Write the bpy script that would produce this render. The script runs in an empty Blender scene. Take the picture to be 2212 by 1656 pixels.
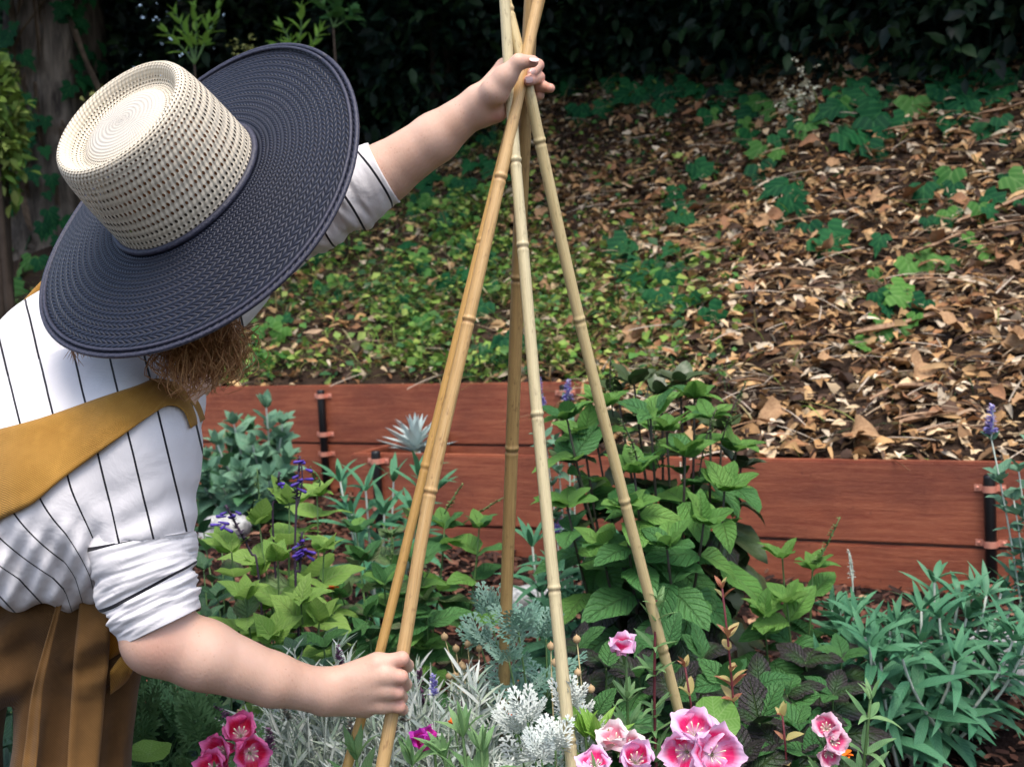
import bpy, math, random
import numpy as np
from mathutils import Vector, Matrix
from mathutils import noise as mnoise
from mathutils.bvhtree import BVHTree

random.seed(7); RNG = np.random.default_rng(7)
sc = bpy.context.scene
COL = sc.collection
R_ = math.radians

# ------------------------------------------------------------------ camera
PITCH, ROLL = R_(4.5), R_(3.0)
CAM = Vector((0, 0, 1.25))
FW = Vector((0, math.cos(PITCH), -math.sin(PITCH)))
_u0 = Vector((0, math.sin(PITCH), math.cos(PITCH))); _r0 = Vector((1, 0, 0))
RT = math.cos(ROLL) * _r0 - math.sin(ROLL) * _u0
UP = math.sin(ROLL) * _r0 + math.cos(ROLL) * _u0
cd = bpy.data.cameras.new('camera'); cam = bpy.data.objects.new('camera', cd); COL.objects.link(cam)
cam.matrix_world = Matrix(((RT.x, UP.x, -FW.x, CAM.x), (RT.y, UP.y, -FW.y, CAM.y), (RT.z, UP.z, -FW.z, CAM.z), (0, 0, 0, 1)))
cd.lens = 45; cd.sensor_width = 36; cd.clip_start = 0.05; cd.clip_end = 400
cd.dof.use_dof = True; cd.dof.focus_distance = 1.62; cd.dof.aperture_fstop = 10
sc.camera = cam

# ------------------------------------------------------------------ sky, sun, exposure
SUN_EL, SUN_AZ = R_(68), R_(168)      # azimuth clockwise from +Y
w = bpy.data.worlds.new('World'); sc.world = w; w.use_nodes = True
wn = w.node_tree; bg = wn.nodes['Background']
sky = wn.nodes.new('ShaderNodeTexSky'); sky.sky_type = 'NISHITA'; sky.sun_disc = False
sky.sun_elevation = SUN_EL; sky.sun_rotation = SUN_AZ
sky.air_density = 1.0; sky.dust_density = 4.0; sky.ozone_density = 1.0
wn.links.new(sky.outputs[0], bg.inputs[0]); bg.inputs[1].default_value = 0.15
sl = bpy.data.lights.new('sun', 'SUN'); sun = bpy.data.objects.new('sun', sl); COL.objects.link(sun)
sl.energy = 1.2; sl.angle = R_(30); sl.color = (1.0, 0.95, 0.88)
sd = Vector((math.sin(SUN_AZ) * math.cos(SUN_EL), math.cos(SUN_AZ) * math.cos(SUN_EL), math.sin(SUN_EL)))
sun.rotation_euler = sd.to_track_quat('Z', 'Y').to_euler(); sun.location = (3, -2, 6)
vs = sc.view_settings; vs.view_transform = 'Standard'; vs.look = 'None'; vs.gamma = 1.0; vs.exposure = 1.12
sc.render.engine = 'CYCLES'
sc.cycles.use_denoising = True
try: sc.cycles.denoiser = 'OPENIMAGEDENOISE'
except Exception: pass
sc.cycles.max_bounces = 8; sc.cycles.transparent_max_bounces = 12
sc.cycles.sample_clamp_indirect = 6

# ------------------------------------------------------------------ pixel <-> world (photo seen at 2212 x 1656)
FPX = 2765.0
def ray(px, py): return FW + RT * ((px - 1106) / FPX) - UP * ((py - 828) / FPX)
def P(px, py, d): return CAM + ray(px, py) * d
def proj(v):
    q = Vector(v) - CAM; d = q.dot(FW)
    return 1106 + q.dot(RT) / d * FPX, 828 - q.dot(UP) / d * FPX, d
def proj_np(V):
    q = V - np.array(CAM); d = q @ np.array(FW)
    return 1106 + (q @ np.array(RT)) / d * FPX, 828 - (q @ np.array(UP)) / d * FPX, d

# ------------------------------------------------------------------ object helpers
def tag(o, label=None, cat=None, group=None, kind=None):
    if label: o['label'] = label
    if cat: o['category'] = cat
    if group: o['group'] = group
    if kind: o['kind'] = kind
    return o
def empty(name, loc, label=None, cat=None, group=None):
    o = bpy.data.objects.new(name, None); COL.objects.link(o); o.location = loc; o.empty_display_size = 0.05
    return tag(o, label, cat, group)
def wloc(o):
    v = Vector((0, 0, 0))
    while o is not None:
        v += o.location; o = o.parent
    return v
def mesh_data(name, verts, faces, uvs=None, col=None, smooth=True, attrs=None):
    me = bpy.data.meshes.new(name)
    if isinstance(verts, np.ndarray): verts = verts.tolist()
    if isinstance(faces, np.ndarray): faces = faces.tolist()
    me.from_pydata(verts, [], faces)
    if uvs is not None:
        uv = me.uv_layers.new(name='UVMap'); idx = np.empty(len(me.loops), dtype=np.int64)
        me.loops.foreach_get('vertex_index', idx)
        uv.data.foreach_set('uv', np.asarray(uvs, dtype=np.float32)[idx].ravel())
    if col is not None:
        a = me.color_attributes.new('Col', 'FLOAT_COLOR', 'POINT'); c = np.ones((len(verts), 4), dtype=np.float32)
        c[:, :3] = col; a.data.foreach_set('color', c.ravel())
    for k, v in (attrs or {}).items():
        a = me.attributes.new(k, 'FLOAT', 'POINT'); a.data.foreach_set('value', np.asarray(v, dtype=np.float32))
    if smooth: me.polygons.foreach_set('use_smooth', [True] * len(me.polygons))
    me.update()
    return me
def add(name, me, mat=None, parent=None, local=False):
    """world-space mesh (or local if local=True); a child's mesh keeps its world place"""
    o = bpy.data.objects.new(name, me); COL.objects.link(o)
    if mat is not None and len(me.materials) == 0: me.materials.append(mat)
    if parent is not None:
        o.parent = parent
        if not local: o.location = -wloc(parent)
    return o
def center_mesh(me, c):
    me.transform(Matrix.Translation(-Vector(c)))

def box_mesh(name, c, ex, ey, ez, hx, hy, hz, bev=0.004):
    """box with chamfered edges; ex,ey,ez unit axes"""
    import bmesh
    bm = bmesh.new(); bmesh.ops.create_cube(bm, size=2.0)
    for v in bm.verts:
        v.co = Vector((v.co.x * hx, v.co.y * hy, v.co.z * hz))
    if bev > 0: bmesh.ops.bevel(bm, geom=bm.edges[:], offset=bev, segments=2, affect='EDGES')
    me = bpy.data.meshes.new(name); bm.to_mesh(me); bm.free()
    M = Matrix(((ex.x, ey.x, ez.x, c[0]), (ex.y, ey.y, ez.y, c[1]), (ex.z, ey.z, ez.z, c[2]), (0, 0, 0, 1)))
    return me, M

def tube(pts, radii, seg=8, cap=True, squash=None):
    """tube through points -> verts, faces, uvs"""
    pts = [Vector(p) for p in pts]; n = len(pts); V = []; F = []; UV = []
    t0 = (pts[1] - pts[0]).normalized(); a = t0.orthogonal().normalized(); L = 0
    for i in range(n):
        t = (pts[min(i + 1, n - 1)] - pts[max(i - 1, 0)]).normalized()
        a = (a - t * a.dot(t)).normalized(); b = t.cross(a)
        if i: L += (pts[i] - pts[i - 1]).length
        for k in range(seg):
            th = 2 * math.pi * k / seg
            V.append(pts[i] + (a * math.cos(th) + b * math.sin(th)) * radii[i]); UV.append((k / seg, L))
    for i in range(n - 1):
        for k in range(seg):
            k2 = (k + 1) % seg
            F.append((i * seg + k, i * seg + k2, (i + 1) * seg + k2, (i + 1) * seg + k))
    if cap:
        F.append(tuple(range(seg - 1, -1, -1))); F.append(tuple((n - 1) * seg + k for k in range(seg)))
    return [tuple(v) for v in V], F, UV
def tube_mesh(name, pts, radii, seg=8, cap=True):
    V, F, UV = tube(pts, radii, seg, cap)
    return mesh_data(name, V, F, UV)
def join(parts):
    V, F, UV = [], [], []
    for v, f, u in parts:
        o = len(V); V += list(v); F += [tuple(i + o for i in q) for q in f]; UV += list(u)
    return V, F, UV
def bez(p0, p1, p2, n):
    return [p0 * (1 - t) ** 2 + p1 * 2 * t * (1 - t) + p2 * t * t for t in [i / (n - 1) for i in range(n)]]
def catmull(pts, n):
    pts = [Vector(p) for p in pts]; out = []
    q = [pts[0] * 2 - pts[1]] + pts + [pts[-1] * 2 - pts[-2]]
    for i in range(1, len(q) - 2):
        for k in range(n):
            t = k / n
            out.append(0.5 * ((2 * q[i]) + (q[i + 1] - q[i - 1]) * t + (2 * q[i - 1] - 5 * q[i] + 4 * q[i + 1] - q[i + 2]) * t * t + (3 * q[i] - q[i - 1] - 3 * q[i + 1] + q[i + 2]) * t ** 3))
    out.append(pts[-1]); return out

# ------------------------------------------------------------------ node helpers
class NT:
    def __init__(s, name):
        s.m = bpy.data.materials.new(name); s.m.use_nodes = True; s.t = s.m.node_tree
        s.b = s.t.nodes['Principled BSDF']; s.out = s.t.nodes['Material Output']
    def n(s, typ, **kw):
        x = s.t.nodes.new(typ)
        for k, v in kw.items(): setattr(x, k, v)
        return x
    def put(s, sock, v):
        if hasattr(v, 'links') or isinstance(v, bpy.types.NodeSocket): s.t.links.new(v, sock)
        else:
            if isinstance(v, tuple) and len(v) == 3 and sock.type == 'RGBA': v = v + (1.0,)
            sock.default_value = v
    def m_(s, op, a, b=0.0, c=None, clamp=False):
        x = s.n('ShaderNodeMath', operation=op, use_clamp=clamp); s.put(x.inputs[0], a); s.put(x.inputs[1], b)
        if c is not None: s.put(x.inputs[2], c)
        return x.outputs[0]
    def mix(s, f, a, b, blend='MIX'):
        x = s.n('ShaderNodeMix', data_type='RGBA', blend_type=blend)
        s.put(x.inputs[0], f); s.put(x.inputs[6], a); s.put(x.inputs[7], b); return x.outputs[2]
    def noise(s, vec, scale, detail=3, rough=0.55, dist=0.0, out=0):
        x = s.n('ShaderNodeTexNoise'); x.inputs['Scale'].default_value = scale; x.inputs['Detail'].default_value = detail
        x.inputs['Roughness'].default_value = rough; x.inputs['Distortion'].default_value = dist
        if vec is not None: s.put(x.inputs['Vector'], vec)
        return x.outputs[out]
    def ramp(s, f, stops):
        x = s.n('ShaderNodeValToRGB'); el = x.color_ramp.elements
        while len(el) < len(stops): el.new(0.5)
        for e, (p, c) in zip(el, stops):
            e.position = p; e.color = (c if isinstance(c, tuple) else (c, c, c)) + (1,)
        s.put(x.inputs[0], f); return x.outputs[0]
    def mapr(s, v, a, b, c=0.0, d=1.0):
        x = s.n('ShaderNodeMapRange'); s.put(x.inputs[0], v)
        for i, k in enumerate((a, b, c, d)): x.inputs[i + 1].default_value = k
        return x.outputs[0]
    def coord(s, k='Object'): return s.n('ShaderNodeTexCoord').outputs[k]
    def uv(s):
        x = s.n('ShaderNodeSeparateXYZ'); s.put(x.inputs[0], s.coord('UV')); return x.outputs[0], x.outputs[1]
    def sep(s, v):
        x = s.n('ShaderNodeSeparateXYZ'); s.put(x.inputs[0], v); return x.outputs
    def scale(s, v, sx, sy, sz):
        x = s.n('ShaderNodeMapping'); s.put(x.inputs[0], v); x.inputs['Scale'].default_value = (sx, sy, sz); return x.outputs[0]
    def attr(s, name, out='Fac'):
        x = s.n('ShaderNodeAttribute', attribute_name=name); return x.outputs[out]
    def rnd(s): return s.n('ShaderNodeObjectInfo').outputs['Random']
    def bump(s, h, strength=0.3, dist=0.002):
        x = s.n('ShaderNodeBump'); x.inputs['Strength'].default_value = strength; x.inputs['Distance'].default_value = dist
        s.put(x.inputs['Height'], h); s.t.links.new(x.outputs[0], s.b.inputs['Normal']); return x.outputs[0]
    def set(s, color=None, rough=None, spec=None, **kw):
        if color is not None: s.put(s.b.inputs['Base Color'], color)
        if rough is not None: s.put(s.b.inputs['Roughness'], rough)
        if spec is not None: s.put(s.b.inputs['Specular IOR Level'], spec)
        for k, v in kw.items(): s.put(s.b.inputs[k], v)
        return s.m
    def translucent(s, color, fac):
        tr = s.n('ShaderNodeBsdfTranslucent'); s.put(tr.inputs[0], color); mx = s.n('ShaderNodeMixShader')
        s.put(mx.inputs[0], fac); s.t.links.new(s.b.outputs[0], mx.inputs[1]); s.t.links.new(tr.outputs[0], mx.inputs[2])
        s.t.links.new(mx.outputs[0], s.out.inputs['Surface'])

def leaf_mat(name, c1, c2, vein=None, rough=0.5, spec=0.4, trans=0.22, edge=None, bump=0.35, vfreq=7, edge_amt=(0.35, 0.95)):
    """leaf: colour varies from leaf to leaf (c1..c2), midrib and side veins; edge = pigment of the leaf's margin and tip"""
    k = NT(name); u, v = k.uv(); r = k.rnd()
    n = k.noise(k.coord('Generated'), 4.0, 3)
    base = k.mix(k.m_('ADD', k.m_('MULTIPLY', r, 0.75), k.m_('MULTIPLY', n, 0.25)), c1, c2)
    au = k.m_('ABSOLUTE', u)
    sidev = k.m_('ABSOLUTE', k.m_('SUBTRACT', k.m_('FRACT', k.m_('SUBTRACT', k.m_('MULTIPLY', v, vfreq), k.m_('MULTIPLY', au, 2.2))), 0.5))
    sv = k.mapr(sidev, 0.0, 0.16, 1.0, 0.0); mid = k.mapr(au, 0.0, 0.07, 1.0, 0.0)
    vm = k.m_('MAXIMUM', k.m_('MULTIPLY', sv, 0.6), mid)
    if edge is not None:
        e = k.m_('MAXIMUM', au, k.m_('POWER', v, 1.5)); e = k.m_('ADD', e, k.m_('MULTIPLY', k.m_('SUBTRACT', n, 0.5), 0.7))
        e = k.m_('ADD', e, k.m_('MULTIPLY', k.m_('SUBTRACT', r, 0.5), 0.5))
        base = k.mix(k.mapr(e, edge_amt[0], edge_amt[1]), base, edge)
    base = k.mix(k.m_('MULTIPLY', vm, 0.55), base, vein or tuple(min(1, x * 1.9 + 0.02) for x in c2))
    base = k.mix(k.m_('MULTIPLY', k.mapr(sidev, .28, .5), .35), base, tuple(x * .55 for x in c1)); k.set(base, rough, spec)
    if bump: k.bump(k.m_('SUBTRACT', k.noise(k.coord('Generated'), 18, 2), k.m_('MULTIPLY', vm, 1.6)), bump, 0.004)
    if trans: k.translucent(k.mix(0.5, base, tuple(min(1, x * 1.5) for x in c2)), trans)
    return k.m
def col_mat(name, rough=0.8, spec=0.2, trans=0.0, nz=30, mul=0.35):
    """per-piece pigment from the mesh's colour attribute, with fine mottling"""
    k = NT(name); c = k.attr('Col', 'Color'); n = k.noise(k.coord('Object'), nz, 3)
    c2 = k.mix(k.mapr(n, 0.3, 0.7), k.mix(mul, c, (0, 0, 0)), c)
    k.set(c2, rough, spec)
    if trans: k.translucent(c2, trans)
    return k.m
def plain(name, c, rough=0.6, spec=0.4, c2=None, nz=20, bump=0.0, metal=0.0, dist=0.002):
    k = NT(name); n = k.noise(k.coord('Object'), nz, 4)
    k.set(k.mix(k.mapr(n, 0.3, 0.7), c, c2 or tuple(x * 0.75 for x in c)), rough, spec, Metallic=metal)
    if bump: k.bump(n, bump, dist)
    return k.m

# ------------------------------------------------------------------ terrain functions
A1 = P(965, 967, 4.19); B1 = P(2128, 1009, 3.46); A2 = P(460, 835, 5.40); B2 = P(1111, 824, 4.76)
Z1, Z2 = 0.5 * (A1.z + B1.z), 0.5 * (A2.z + B2.z)
def hdir(a, b): d = b - a; d.z = 0; return d.normalized()
E1, E2 = hdir(A1, B1), hdir(A2, B2)
N1 = Vector((-E1.y, E1.x, 0)); N2 = Vector((-E2.y, E2.x, 0))       # pointing up the bank, away from the camera
ZV = Vector((0, 0, 1))
def on_wall(px, py, A, N):
    r = ray(px, py); return CAM + r * ((A - CAM).dot(N) / r.dot(N))
S_TURN = (on_wall(1330, 822, A2, N2) - A1).dot(E1)
def t1(x, y): return (x - A1.x) * N1.x + (y - A1.y) * N1.y
def bed_z(x, y):
    z = 0.33 - 0.09 * (3.4 - y) if y < 3.4 else 0.33 + 0.075 * (y - 3.4)
    return min(max(z, -0.1), 0.44) + 0.008 * math.sin(5 * x + 3 * y) * math.sin(4 * y - 2 * x)
def bank_z(x, y):
    ta = t1(x, y); tb_ = (x - A2.x) * N2.x + (y - A2.y) * N2.y; s = (x - A1.x) * E1.x + (y - A1.y) * E1.y
    w_ = min(max((s - S_TURN) / .5 + .3, 0), 1); w_ = w_ * w_ * (3 - 2 * w_)
    def g(t): u = min(max(t, 0), 3.9); return 0.40 * u + 0.035 * u * u + max(0, t - 3.9) * 0.12
    z = (Z2 - .03 + g(tb_)) * (1 - w_) + (Z1 - .03 + g(ta)) * w_
    t = tb_ * (1 - w_) + ta * w_; a = min(max(t - 0.05, 0), 1)
    return z + a * (0.05 * math.sin(2.1 * x + 0.7) * math.sin(1.7 * y) + 0.022 * math.sin(5.3 * x + 2 * y) * math.sin(4.7 * y - x))
def hit(px, py, fz, d0=1.0, d1=16.0):
    r = ray(px, py); d = d0
    while d < d1:
        p = CAM + r * d
        if p.z < fz(p.x, p.y): return p
        d += 0.02
    return CAM + r * d1
def bank_hit(px, py): return hit(px, py, lambda x, y: bank_z(x, y) if t1(x, y) > 0 else -9, 3.0)
def bank_n(x, y):
    e = 0.05
    return Vector((-(bank_z(x + e, y) - bank_z(x - e, y)) / (2 * e), -(bank_z(x, y + e) - bank_z(x, y - e)) / (2 * e), 1)).normalized()
def bed_at(px, d):
    """ground point of the bed below pixel column px at depth d"""
    p = P(px, 1200, d); return Vector((p.x, p.y, bed_z(p.x, p.y)))

def soil_mat(name, c1, c2, sc_):
    k = NT(name); n = k.noise(k.coord('Object'), sc_, 8, 0.7); n2 = k.noise(k.coord('Object'), sc_ * 7, 4)
    k.set(k.mix(k.mapr(n, 0.3, 0.7), k.mix(n2, c1, c2), c2), 0.95, 0.15); k.bump(k.m_('ADD', n, n2), 0.9, 0.02); return k.m
M_bed = soil_mat('mulch_soil', (0.035, 0.016, 0.011), (0.010, 0.006, 0.005), 14)
M_bank = soil_mat('bank_soil', (0.075, 0.046, 0.028), (0.022, 0.014, 0.010), 6)

def grid_sheet(name, xs, ys, fz, mat):
    V = [(x, y, fz(x, y)) for y in ys for x in xs]; nx = len(xs)
    F = [(j * nx + i, j * nx + i + 1, (j + 1) * nx + i + 1, (j + 1) * nx + i) for j in range(len(ys) - 1) for i in range(nx - 1)]
    o = add(name, mesh_data(name, V, F), mat); return tag(o, kind='structure')
def spaced(a, b, c, d, step, big):
    out = list(np.arange(b, c, step)); x = b
    while x > a: x -= big; out.insert(0, x)
    x = out[-1]
    while x < d: x += big; out.append(x)
    return out
garden_bed = grid_sheet('garden_bed', spaced(-60, -3, 3, 60, 0.08, 3), spaced(-60, 0.6, 6, 70, 0.08, 3), bed_z, M_bed)
W2L = on_wall(-900, 830, A2, N2); W2R = on_wall(1330, 822, A2, N2)
W1L = on_wall(762, 960, A1, N1); W1R = A1 + E1 * 4.2
front = [W2L - E2 * 40] + [W2L + (W2R - W2L) * (i / 50) for i in range(51)]
turn = W1L + E1 * ((W2R - W1L).dot(E1) + 0.02)
front += [turn + (W1R - turn) * (i / 40) for i in range(41)] + [W1R + E1 * 40]
front = [p + N1 * 0.022 for p in front]
taus = list(np.arange(0, 5.2, 0.09)) + [5.6, 6.2, 7, 8, 10, 13, 18, 30, 60]
V = []; F = []; nc = len(front)
for tau in taus:
    for p in front:
        q = p + N1 * tau; V.append((q.x, q.y, bank_z(q.x, q.y)))
for j in range(len(taus) - 1):
    for i in range(nc - 1): F.append((j * nc + i, j * nc + i + 1, (j + 1) * nc + i + 1, (j + 1) * nc + i))
bank = tag(add('bank', mesh_data('bank', V, F), M_bank), kind='structure')
tq = [W1L + N1 * .02, W2R + (W1L - W2R) * 0 - N1 * ((W2R - W1L).dot(N1) - .02), W2R - N1 * .01, W1L + N1 * ((on_wall(700, 900, A2, N2) - W1L).dot(N1))]
terr = [tuple(Vector((q.x, q.y, Z1 - 0.16))) for q in tq]
tag(add('terrace', mesh_data('terrace', terr, [(0, 1, 2, 3)], smooth=False), M_bank), kind='structure')

# ------------------------------------------------------------------ retaining walls
def wood_mat():
    k = NT('stained_redwood'); o = k.coord('Object'); r = k.rnd()
    sh = k.n('ShaderNodeVectorMath', operation='ADD'); k.put(sh.inputs[0], o)
    cm = k.n('ShaderNodeCombineXYZ'); k.put(cm.inputs[0], k.m_('MULTIPLY', r, 9.0)); k.put(cm.inputs[2], k.m_('MULTIPLY', r, 5.0)); k.t.links.new(cm.outputs[0], sh.inputs[1])
    v = sh.outputs[0]
    knot = k.noise(k.scale(v, 1.6, 1, 3.5), 2.0, 1); g = k.noise(k.scale(v, 1.6, 1, 26), 3.0, 6, 0.6, 0.7)
    blot = k.noise(k.scale(v, 1.2, 1, 2.2), 3.0, 3); fine = k.noise(k.scale(v, 9, 1, 160), 4.0, 3)
    c = k.mix(k.mapr(g, 0.35, 0.68), (0.20, 0.046, 0.022), (0.33, 0.105, 0.05))
    c = k.mix(k.m_('MULTIPLY', k.mapr(blot, 0.40, 0.70), 0.75), c, (0.11, 0.026, 0.016))
    c = k.mix(k.m_('MULTIPLY', k.mapr(fine, 0.5, 0.75), 0.45), c, (0.40, 0.15, 0.08))
    vor = k.n('ShaderNodeTexVoronoi'); vor.inputs['Scale'].default_value = 4.2; k.put(vor.inputs['Vector'], k.scale(v, 0.55, .1, 1.0))
    kn = k.mapr(vor.outputs['Distance'], 0.03, 0.13, 1.0, 0.0); c = k.mix(k.m_('MULTIPLY', kn, 0.85), c, (0.05, 0.014, 0.008))
    tick = k.n('ShaderNodeTexVoronoi'); tick.inputs['Scale'].default_value = 40; k.put(tick.inputs['Vector'], k.scale(v, 0.7, 1, 0.45))
    c = k.mix(k.m_('MULTIPLY', k.mapr(tick.outputs['Distance'], 0.0, 0.13, 1.0, 0.0), 0.5), c, (0.07, 0.015, 0.01))
    k.set(c, 0.55, 0.35); k.bump(k.m_('ADD', g, k.m_('MULTIPLY', fine, 0.8)), 0.55, 0.003); return k.m
M_wood = wood_mat()
M_pipe = plain('black_pipe', (0.006, 0.006, 0.007), 0.38, 0.5, bump=0.05)
M_copper = plain('copper', (0.80, 0.36, 0.26), 0.38, 0.5, (0.62, 0.25, 0.17), metal=0.45)
def board(wall, p0, p1, ztop, h, N, th=0.04, lean=0.0):
    e = hdir(p0, p1); c = (p0 + p1) / 2; L = (p1 - p0).length / 2
    me, M = box_mesh('board', (0, 0, 0), Vector((1, 0, 0)), Vector((0, 1, 0)), ZV, L, th / 2, h / 2 - 0.002, 0.005)
    o = add('board', me, M_wood, wall, local=True)
    n = Vector((-e.y, e.x, 0)); M = Matrix(((e.x, n.x, 0, c.x), (e.y, n.y, 0, c.y), (0, 0, 1, ztop - h / 2), (0, 0, 0, 1)))
    o.matrix_basis = Matrix.Translation(-wloc(wall)) @ M
    return o
def post(wall, p, N, E, ztop, zbot, straps, r=0.0155):
    """p on the wall face"""
    c = p - N * (0.02 + r + 0.002)
    pts = [Vector((c.x, c.y, zbot)), Vector((c.x, c.y, ztop - .008)), Vector((c.x, c.y, ztop - .002)), Vector((c.x, c.y, ztop))]
    o = add('pipe_post', tube_mesh('pipe_post', pts, [r, r, r * .95, r * .7], 16), M_pipe, wall)
    for zs in straps:
        V = []; F = []; prof = []
        for k in range(13):
            a = math.pi * k / 12; prof.append(c - E * (r + .003) * math.cos(a) - N * (r + .003) * math.sin(a))
        bk = N * (r - 0.0005); ear = 0.022
        prof = [c - E * (r + .003 + ear) + bk, c - E * (r + .004) + bk] + prof + [c + E * (r + .004) + bk, c + E * (r + .003 + ear) + bk]
        m = len(prof)
        for (dz, off) in ((-.009, 0), (.009, 0), (.009, 1), (-.009, 1)):
            for q in prof: V.append(tuple(q + ZV * (zs + dz) - ZV * c.z - N * (.0018 * off)))
        for a_ in range(4):
            b_ = (a_ + 1) % 4
            for i in range(m - 1): F.append((a_ * m + i, a_ * m + i + 1, b_ * m + i + 1, b_ * m + i))
        F.append((0, m, 2 * m, 3 * m)); F.append((m - 1, 2 * m - 1, 3 * m - 1, 4 * m - 1)[::-1])
        V2, F2, _ = join([([tuple(Vector(v) + ZV * c.z) if False else v for v in V], F, [(0, 0)] * len(V))])
        V2 = [(v[0], v[1], v[2]) for v in V2]
        s = add('copper_strap', mesh_data('copper_strap', V2, F2, smooth=False), M_copper, o)
        for sg in (-1, 1):
            q = c + E * sg * (r + .003 + ear * .62) + bk; q = Vector((q.x, q.y, zs))
            if True:
                sv, sf, su = tube([q - N * .002, q - N * .004, q - N * .005], [.005, .0045, .0025], 8)
                me = s.data; V2 = [tuple(v.co) for v in me.vertices]; F2 = [tuple(p_.vertices) for p_ in me.polygons]
                VV, FF, UU = join([(V2, F2, [(0, 0)] * len(V2)), (sv, sf, su)])
                s.data = mesh_data('copper_strap', VV, FF, smooth=False); s.data.materials.append(M_copper)
    return o
def build_wall(name, label, p0, p1, ztop, hs, N, E):
    c = (p0 + p1) / 2; wl = empty(name, (c.x, c.y, bed_z(c.x, c.y) - 0.1), label, 'wall', 'stained timber retaining walls')
    z = ztop
    for h in hs: board(wl, p0, p1, z, h, N); z -= h + 0.002
    return wl
wall_b = build_wall('retaining_wall', 'red stained timber plank wall at the back left below the grassy bank', W2L, W2R, Z2, (0.235, 0.235, 0.14), N2, E2)
wall_f = build_wall('retaining_wall', 'red stained timber plank wall nearer the camera running to the right edge', W1L, W1R, Z1, (0.235, 0.235, 0.10), N1, E1)
back = W1L + N1 * ((on_wall(700, 900, A2, N2) - W1L).dot(N1) - 0.03)
for i, h in enumerate((0, 0.237)): board(wall_f, W1L + N1 * 0.024 + E1 * .02, back + E1 * .02, Z1 - h, 0.235, E1)
for (px, zt, ys) in ((704, 838, (853, 935, 977)), (1226, 826, (846, 940))):
    p = on_wall(px, zt, A2, N2); post(wall_b, p, N2, E2, p.z - .004, 0.2, [on_wall(px, y, A2, N2).z for y in ys])
for (px, zt, ys) in ((824, 970, (992, 1090)), (2140, 1020, (1050, 1168, 1258))):
    p = on_wall(px, zt, A1, N1); post(wall_f, p, N1, E1, p.z, 0.1, [on_wall(px, y, A1, N1).z for y in ys])

# ------------------------------------------------------------------ leaf shapes (unit length along +Y, face up +Z)
def grid_leaf(prof, nx, ny, width, fold=0.2, curl=0.25, wave=0.0, cup=0.0, teeth=0.0, seed=0, rnd=0.0):
    rr = random.Random(seed); ph = rr.uniform(0, 6.28); V = []; UV = []; F = []
    for j in range(ny + 1):
        v = j / ny; hw = prof(v) * width / 2
        for i in range(nx + 1):
            u = -1 + 2 * i / nx; x = u * hw
            if teeth and abs(u) == 1: x *= 1 + teeth * (1 if j % 2 else -1)
            z = abs(u) * hw * fold - curl * v * v + wave * math.sin(9 * v + ph + (1.5 if u > 0 else 0)) * abs(u) * hw + cup * u * u * hw
            y = v * (1 - rnd * u * u) * (1 + (rnd * .22 * math.sin(7 * u + ph) * v * v if rnd else 0)) - 0.5 * curl * curl * v * v
            V.append((x, y, z)); UV.append((u, v))
    for j in range(ny):
        for i in range(nx):
            a = j * (nx + 1) + i; F.append((a, a + 1, a + nx + 2, a + nx + 1))
    return V, F, UV
def nrm(f):
    mx = max(f(i / 50) for i in range(51)); return lambda v: f(v) / mx
P_ovate = nrm(lambda v: (v + .004) ** .55 * (1.002 - v) ** .85)
P_heart = nrm(lambda v: (v + .01) ** .30 * (1.002 - v) ** .95)
P_lance = nrm(lambda v: (v + .01) ** .6 * (1.005 - v) ** 1.0)
P_round = nrm(lambda v: math.sqrt(max(0.0004, v * (1.01 - v))))
P_spoon = nrm(lambda v: (v + .02) ** .9 * (1.01 - v) ** .45)
P_strip = nrm(lambda v: (v + .02) ** .15 * (1.02 - v) ** .15)
P_needle = nrm(lambda v: (v + .03) ** .25 * (1.01 - v) ** .5)
def ivy_leaf(curl, seed):
    rr = random.Random(seed)
    half = [(0.0, 0.02), (0.13, -0.13), (0.33, -0.12), (0.50, 0.10), (0.31, 0.28), (0.40, 0.52), (0.17, 0.60), (0.09, 0.84)]
    o = half + [(0, 1.0)] + [(-x, y) for x, y in half[:0:-1]]
    o = [(x * rr.uniform(.92, 1.08), y * rr.uniform(.95, 1.05)) for x, y in o]
    ins = [(0.5 * x, 0.5 * y + .15) for x, y in o]
    def zz(x, y): return abs(x) * .12 - curl * (y * y + .8 * x * x)
    V = [(0, .28, 0.02)] + [(x, y, zz(x, y) + .015) for x, y in ins] + [(x, y, zz(x, y)) for x, y in o]; n = len(o)
    F = []
    for i in range(n):
        j = (i + 1) % n; F.append((0, 1 + i, 1 + j)); F.append((1 + i, 1 + n + i, 1 + n + j, 1 + j))
    return V, [f[::-1] for f in F], [(v[0] * 2, v[1]) for v in V]
def leafset(mat, fn, n=4):
    out = []
    for i in range(n):
        V, F, UV = fn(i); me = mesh_data('leaf', V, F, UV); me.materials.append(mat); out.append(me)
    return out
def mat_from(d, up, loc, s):
    Y = Vector(d).normalized(); X = Y.cross(Vector(up))
    if X.length < 1e-4: X = Y.orthogonal()
    X.normalize(); Z = X.cross(Y); sx, sy, sz = s if isinstance(s, tuple) else (s, s, s)
    return Matrix(((X.x * sx, Y.x * sy, Z.x * sz, loc[0]), (X.y * sx, Y.y * sy, Z.y * sz, loc[1]), (X.z * sx, Y.z * sy, Z.z * sz, loc[2]), (0, 0, 0, 1)))
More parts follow.
